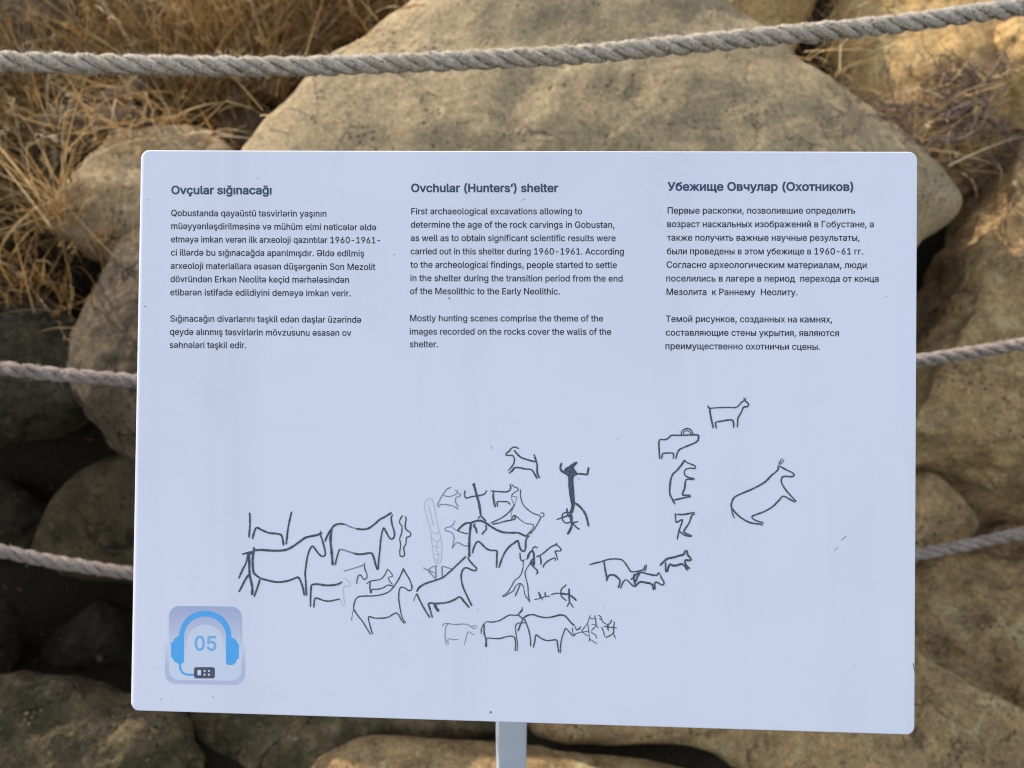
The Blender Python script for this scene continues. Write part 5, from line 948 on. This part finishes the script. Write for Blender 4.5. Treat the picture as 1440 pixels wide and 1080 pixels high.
make_rope('middle rope, passing behind the board at half its height',
          [(-420, 430), (-200, 480), (0, 517), (185, 535), (450, 552), (750, 556), (1050, 541), (1292, 507), (1440, 484), (1650, 448), (1900, 400)], r_shaded, 0.0112, 3500, 5)
make_rope('lowest rope, passing behind the lower part of the board',
          [(-420, 640), (-200, 716), (0, 774), (185, 806), (450, 835), (750, 843), (1050, 824), (1290, 780), (1440, 749), (1650, 704), (1900, 645)], r_shaded, 0.0114, 3500, 8)

# barrier posts that carry the rope ends, just outside the view
for side, lab in ((0, 'weathered wooden barrier post left of the view, holding the rope ends'), (1, 'weathered wooden barrier post right of the view, holding the rope ends')):
    pts = [e[side] for e in ENDS]; px_, py_ = np.mean([p_[0] for p_ in pts]), np.mean([p_[1] for p_ in pts]); zt = max(p_[2] for p_ in pts) + 0.10
    V, Fc = [], []
    prof = [(0.045, -0.05), (0.046, 0.3), (0.044, 0.8), (0.043, zt - 0.02), (0.036, zt), (0.0, zt + 0.006)]
    for r0, z0 in prof:
        for j in range(18):
            t = 2 * math.pi * j / 18; r1 = r0 * (1 + 0.06 * noise.noise(Vector((math.cos(t) * 2, math.sin(t) * 2, z0 * 2 + side))))
            V.append((px_ + r1 * math.cos(t), py_ + r1 * math.sin(t), z0))
    Fc = [(i * 18 + j, i * 18 + (j + 1) % 18, (i + 1) * 18 + (j + 1) % 18, (i + 1) * 18 + j) for i in range(5) for j in range(18)]
    q = NT('weathered_wood'); tc = q.n('TexCoord'); mp = q.n('Mapping'); mp.inputs['Scale'].default_value = (40, 40, 3); q.l(tc.outputs['Object'], mp.inputs['Vector']); a = q.noise(mp.outputs[0], 1.0, 6, 0.7)
    o = mesh_obj('barrier_post', V, Fc, q.out(q.ramp(a, [(0.3, (0.10, 0.075, 0.05)), (0.7, (0.28, 0.22, 0.16))]), 0.9, 0.1, q.bump(a, 0.6, 0.004)), origin=(px_, py_, 0))
    tag(o, lab, 'post', 'posts of the rope barrier')

# ------------------------------------------------------------------ dry grass
def ramp_attr_mat(name, stops, rough=0.7, sub=0.0):
    q = NT(name); at = q.n('Attribute', attribute_name='tint')
    col = q.ramp(at.outputs['Fac'], stops)
    q.l(col, q.b.inputs['Base Color']); q.b.inputs['Roughness'].default_value = rough; q.b.inputs['Specular IOR Level'].default_value = 0.2
    tr = q.n('BsdfTranslucent'); q.l(col, tr.inputs['Color'])
    mx = q.n('MixShader'); mx.inputs[0].default_value = 0.25
    q.l(q.b.outputs[0], mx.inputs[1]); q.l(tr.outputs[0], mx.inputs[2]); q.l(mx.outputs[0], q.t.nodes['Material Output'].inputs['Surface'])
    return q.m
straw = ramp_attr_mat('straw', [(0.0, (0.08, 0.045, 0.018)), (0.35, (0.35, 0.195, 0.06)), (0.7, (0.62, 0.40, 0.165)), (1.0, (0.76, 0.60, 0.38))])
from mathutils.bvhtree import BVHTree
def in_poly(x, y, P): return inside((x, y), np.asarray(P, float))
_bv = []
bpy.context.view_layer.update()
for o in list(COLL.objects):
    if o.type == 'MESH' and o.parent is None and (o.name.split('.')[0] in ('ground', 'rock', 'boulder', 'stone')):
        me = o.data; _bv.append((BVHTree.FromPolygons([tuple(np.array(v.co) + np.array(o.location)) for v in me.vertices], [tuple(p.vertices) for p in me.polygons]), o))
def surf(px, py):
    """first stone or soil the sight line meets"""
    d = Vector(unit(ray(px, py))); best = None
    for t, o in _bv:
        h = t.ray_cast(Vector(CAM), d)
        if h[0] is not None and (best is None or h[3] < best[0]): best = (h[3], np.array(h[0]), np.array(h[1]), o)
    return best
class Blades:
    def __init__(s): s.V, s.F, s.A = [], [], []
    def add(s, base, d0, ln, wd, droop, tint, bend=0.0, seg=7, head=False):
        d = unit(d0); p = np.array(base, float); st = ln / seg
        side = unit(np.cross(d, rng.normal(0, 1, 3)))
        b = len(s.V); dv = np.array([0, 0, -droop / seg]) + rng.normal(0, 0.06 + bend, 3)
        kink = int(rng.integers(2, seg)) if rng.random() < 0.35 else -1
        if rng.random() < 0.12: wd *= 1.7
        for i in range(seg + 1):
            if i == kink: d = unit(d + rng.normal(0, 0.55, 3))
            ww = wd * (1 - (i / seg) ** 1.6 * 0.9) / 2
            s.V += [p - side * ww, p + side * ww]; s.A += [tint, tint]
            d = unit(d + dv * (0.4 + 1.2 * i / seg)); p = p + d * st
        s.F += [(b + 2 * i, b + 2 * i + 1, b + 2 * i + 3, b + 2 * i + 2) for i in range(seg)]
        if head:
            for k in range(14):
                q0 = p - d * st * 0.12 * k; dd = unit(d + rng.normal(0, 0.45, 3)); sd = unit(np.cross(dd, rng.normal(0, 1, 3))) * 0.0011
                b = len(s.V); s.V += [q0, q0 + dd * 0.006 + sd, q0 + dd * 0.015, q0 + dd * 0.006 - sd]; s.A += [min(1, tint + 0.15)] * 4; s.F.append((b, b + 1, b + 2, b + 3))
    def obj(s, name, mat): return mesh_obj(name, s.V, s.F, mat, attr=s.A)
def grow(B, poly, count, lmin, lmax, lean=(0.25, -0.35, 1.0), spread=0.55, wd=(0.0010, 0.0042), tint=(0.1, 1.0), droop=(0.1, 0.9), names=None, sink=0.02):
    xs = [p[0] for p in poly]; ys = [p[1] for p in poly]; n = 0; tries = 0
    while n < count and tries < count * 6:
        tries += 1
        x, y = rng.uniform(min(xs), max(xs)), rng.uniform(min(ys), max(ys))
        if not in_poly(x, y, poly): continue
        h = surf(x, y)
        if h is None or (names and h[3].name.split('.')[0] not in names): continue
        g = 0.5 + 0.5 * noise.noise(Vector((x * 0.02, y * 0.02, 3)))
        if rng.random() > 0.25 + g: continue
        base = h[1] - h[2] * sink
        d0 = np.array(lean) + rng.normal(0, spread, 3) * [1, 0.6, 0.5]
        d0[2] = max(d0[2], 0.12)
        B.add(base, d0, rng.uniform(lmin, lmax), rng.uniform(*wd), rng.uniform(*droop), float(np.clip(rng.normal((tint[0] + tint[1]) / 2, (tint[1] - tint[0]) / 3.2), 0, 1)), head=rng.random() < 0.05)
        n += 1
g = Blades()
UP_LEFT = [(-140, -60), (560, -70), (640, -30), (560, 40), (470, 95), (400, 160), (330, 215), (300, 235), (120, 215), (-140, 220)]
grow(g, UP_LEFT, 6500, 0.08, 0.30, names=('ground',), tint=(0.05, 0.85))
grow(g, [(180, 30), (560, -40), (600, 0), (480, 90), (390, 165), (330, 210), (200, 190)], 2600, 0.06, 0.2, lean=(0.2, -0.6, 0.7), spread=0.7, names=('ground',), tint=(0.0, 0.7))
grow(g, UP_LEFT, 500, 0.05, 0.16, names=None, lean=(0.2, -0.4, 0.6), tint=(0.1, 0.9), spread=0.7)
grow(g, [(60, 60), (330, 40), (340, 215), (60, 215)], 450, 0.06, 0.2, names=('rock', 'stone', 'ground'), lean=(0.15, -0.7, 0.5), tint=(0.1, 0.85), spread=0.8)
tag(g.obj('dry_grass', straw), 'golden brown dry grass massed left of the biggest boulder', 'grass', kind='stuff')
g = Blades()
grow(g, [(-120, 160), (60, 180), (110, 240), (150, 330), (190, 340), (150, 400), (110, 460), (-120, 420)], 900, 0.06, 0.22, lean=(0.15, -0.4, 0.9), names=None, tint=(0.0, 0.75))
grow(g, [(-120, 200), (100, 210), (120, 330), (-120, 420)], 260, 0.2, 0.42, lean=(0.25, -0.2, 1), droop=(0.6, 1.6), names=None, tint=(0.5, 1.0), wd=(0.002, 0.004))
tag(g.obj('dry_grass', straw), 'loose pale grass stems hanging over the stones at the left edge', 'grass', kind='stuff')
g = Blades()
grow(g, [(1130, -30), (1210, -20), (1215, 70), (1190, 130), (1120, 100)], 160, 0.05, 0.16, lean=(-0.1, -0.4, 0.7), names=None, tint=(0.3, 1), spread=0.8)
grow(g, [(1190, 110), (1400, 150), (1400, 270), (1300, 240)], 120, 0.05, 0.2, lean=(0.1, -0.5, 0.6), names=None, tint=(0.5, 1), spread=0.9)
tag(g.obj('dry_grass', straw), 'sparse straw stems in the crevice beside the tangled twigs', 'grass', kind='stuff')

# ------------------------------------------------------------------ bare tangled shrub in the crevice at the upper right
q = NT('bare_twig_bark'); tc = q.n('TexCoord'); a = q.noise(tc.outputs['Object'], 60, 4, 0.7)
bark = q.out(q.ramp(a, [(0.3, (0.07, 0.048, 0.035)), (0.7, (0.28, 0.195, 0.14))]), 0.9, 0.1)
def tube_path(P, r0, r1, m=5):
    P = np.asarray(P); T = np.gradient(P, axis=0); T /= np.linalg.norm(T, axis=1)[:, None] + 1e-9
    A = np.cross(T, unit([0.3, -0.8, 0.5])); A /= np.linalg.norm(A, axis=1)[:, None] + 1e-9; B = np.cross(T, A)
    n = len(P); rr_ = np.linspace(r0, r1, n)
    V = [P[i] + (A[i] * math.cos(2 * math.pi * j / m) + B[i] * math.sin(2 * math.pi * j / m)) * rr_[i] for i in range(n) for j in range(m)]
    Fc = [(i * m + j, i * m + (j + 1) % m, (i + 1) * m + (j + 1) % m, (i + 1) * m + j) for i in range(n - 1) for j in range(m)]
    return V, Fc
def wander(p, d, ln, st=0.008, jit=0.22, pull=None):
    P = [np.array(p, float)]; d = unit(d)
    for _ in range(int(ln / st)):
        d = unit(d + rng.normal(0, jit, 3) + (0 if pull is None else np.asarray(pull) * 0.06))
        P.append(P[-1] + d * st)
    return np.array(P)
def shrub(label, root_px, targets, seed, subs=5, r=0.0032, up=0.06):
    global rng
    rng = np.random.default_rng(seed)
    h = surf(*root_px); base = h[1]
    rt = empty('bare_shrub', base); tag(rt, label, 'shrub')
    for tx, ty, lift in targets:
        hh = surf(tx, ty); tgt = hh[1] + hh[2] * lift
        k = 9
        mid = (base + tgt) / 2 + rng.normal(0, 0.03, 3) + np.array([0, -0.4, 0.6]) * up
        pts = spline([base, mid, tgt], 0.012); pts = pts + np.array([noise.noise_vector(Vector(p) * 22) for p in pts]) * 0.010
        V, Fc = [], []
        def put(P, a, b):
            v, f = tube_path(P, a, b); o = len(V); V.extend(v); Fc.extend(tuple(o + i for i in t) for t in f)
        put(pts, r, r * 0.55)
        for _ in range(subs):
            i = rng.integers(len(pts) // 5, len(pts)); dd = unit((tgt - base) * 1.5 + rng.normal(0, 0.35, 3))
            w1 = wander(pts[i], dd + rng.normal(0, 0.7, 3), rng.uniform(0.04, 0.14)); put(w1, r * 0.5, r * 0.22)
            for _ in range(2):
                j = rng.integers(1, len(w1)); w2 = wander(w1[j], rng.normal(0, 1, 3) + dd, rng.uniform(0.02, 0.06), jit=0.3); put(w2, r * 0.28, r * 0.15)
        mesh_obj('branch', V, Fc, bark, rt)
    return rt
shrub('grey tangled bare twigs spreading over the ochre rock at the upper right', (1375, 165), [(1190, 130, 0.05), (1265, 85, 0.06), (1240, 165, 0.04), (1330, 60, 0.07), (1400, 60, 0.06), (1290, 120, 0.05), (1300, 190, 0.04), (1180, 175, 0.04), (1420, 230, 0.03), (1350, 110, 0.05), (1225, 110, 0.04), (1270, 150, 0.06), (1320, 160, 0.05), (1340, 200, 0.05), (1210, 195, 0.04), (1390, 100, 0.06), (1300, 90, 0.04), (1250, 205, 0.03)], 5, 16, 0.0034)
shrub('small bare twig sprawled on the right shoulder of the biggest boulder', (1205, 138), [(1150, 175, 0.02), (1120, 190, 0.02), (1175, 195, 0.02), (1235, 95, 0.03)], 9, 4, 0.0026, 0.02)
shrub('short dry twigs poking from the leaf litter at the right corner of the board', (1345, 200), [(1400, 255, 0.03), (1310, 165, 0.04), (1430, 190, 0.03), (1385, 150, 0.05), (1380, 240, 0.05), (1365, 275, 0.03), (1320, 215, 0.04)], 12, 12, 0.0027, 0.04)

# ------------------------------------------------------------------ dead leaves in the crevice
rng = np.random.default_rng(77)
leafm = ramp_attr_mat('dead_leaf', [(0.0, (0.03, 0.014, 0.008)), (0.45, (0.16, 0.08, 0.04)), (0.8, (0.36, 0.22, 0.12)), (1.0, (0.6, 0.5, 0.42))])
def litter(poly, count, label, smin=0.008, smax=0.022, top=1.0, lift=0.03):
    V, Fc, A = [], [], []
    n = 0; tries = 0
    while n < count and tries < count * 8:
        tries += 1
        x, y = rng.uniform(min(p[0] for p in poly), max(p[0] for p in poly)), rng.uniform(min(p[1] for p in poly), max(p[1] for p in poly))
        if not in_poly(x, y, poly): continue
        h = surf(x, y)
        nn = unit(h[2] + rng.normal(0, 0.6, 3)); u = unit(np.cross(nn, rng.normal(0, 1, 3))); v = np.cross(nn, u)
        s = rng.uniform(smin, smax); c = h[1] + h[2] * rng.uniform(0.003, lift); curl = rng.uniform(0.1, 0.6) * s
        b = len(V)
        for a_, w_ in ((-1, 0.05), (-0.5, 0.38), (0.1, 0.45), (0.6, 0.3), (1, 0.03)):
            for e in (-1, 0, 1): V.append(c + u * a_ * s + v * e * w_ * s + nn * (curl * (abs(e) * 0.8 + a_ * a_ * 0.5)))
        tn = rng.random() * top; A += [tn] * 15
        Fc += [(b + 3 * i + j, b + 3 * i + j + 1, b + 3 * i + j + 4, b + 3 * i + j + 3) for i in range(4) for j in range(2)]
        n += 1
    tag(mesh_obj('leaf_litter', V, Fc, leafm, attr=A), label, 'leaves', kind='stuff')
litter([(1290, 190), (1340, 185), (1392, 225), (1385, 262), (1362, 290), (1335, 262)], 330, 'brown dead leaves gathered in the crack right of the big boulder', 0.010, 0.024, lift=0.08)
litter([(1290, 420), (1322, 430), (1318, 480), (1290, 490)], 50, 'few dead leaves in the hollow beside the right edge of the board', top=0.5)
litter([(-40, 620), (190, 600), (190, 960), (-40, 960)], 45, 'scattered leaf bits in the dark gap left of the board', 0.003, 0.009, top=0.55)
litter([(60, 20), (560, -20), (420, 130), (330, 205), (100, 170)], 260, 'dead leaf scraps under the dry grass', 0.006, 0.018)

# ------------------------------------------------------------------ gravel and pebbles
peb = rock_mat('pebble_stone', (0.22, 0.16, 0.09), (0.32, 0.24, 0.14), (0.44, 0.35, 0.23), dark_amt=0.4, scale=5, seed=3.3, bump=0.5)
def pebble_mesh(r, seed):
    import bmesh
    bm = bmesh.new(); bmesh.ops.create_icosphere(bm, subdivisions=2, radius=1)
    rs = np.random.default_rng(seed); sc = rs.uniform(0.6, 1.2, 3)
    V = []
    for v in bm.verts:
        p = np.array(v.co) * sc; k = 1 + 0.35 * noise.noise(Vector(v.co) * 1.3 + Vector((seed, 0, 0)))
        V.append(p * k * r)
    Fc = [tuple(x.index for x in f.verts) for f in bm.faces]; bm.free(); return np.array(V), Fc
def gravel(poly, count, label, smin, smax):
    V, Fc = [], []; n = 0; tries = 0
    while n < count and tries < count * 8:
        tries += 1
        x, y = rng.uniform(min(p[0] for p in poly), max(p[0] for p in poly)), rng.uniform(min(p[1] for p in poly), max(p[1] for p in poly))
        if not in_poly(x, y, poly): continue
        h = surf(x, y); r = smin * (smax / smin) ** (rng.random() ** 2)
        pv, pf = pebble_mesh(r, int(rng.integers(1e6))); b = len(V)
        V += list(pv + h[1] + h[2] * r * 0.2); Fc += [tuple(b + i for i in f) for f in pf]; n += 1
    tag(mesh_obj('gravel', V, Fc, peb), label, 'gravel', kind='stuff')
gravel([(1380, 600), (1460, 600), (1460, 1090), (1300, 1090), (1330, 960), (1400, 780)], 260, 'fine gravel stuck to the brown boulders at the right edge', 0.0015, 0.006)
gravel([(-20, 960), (270, 1000), (270, 1090), (-20, 1090)], 50, 'grit lying on the mossy rock at bottom left', 0.0012, 0.003)
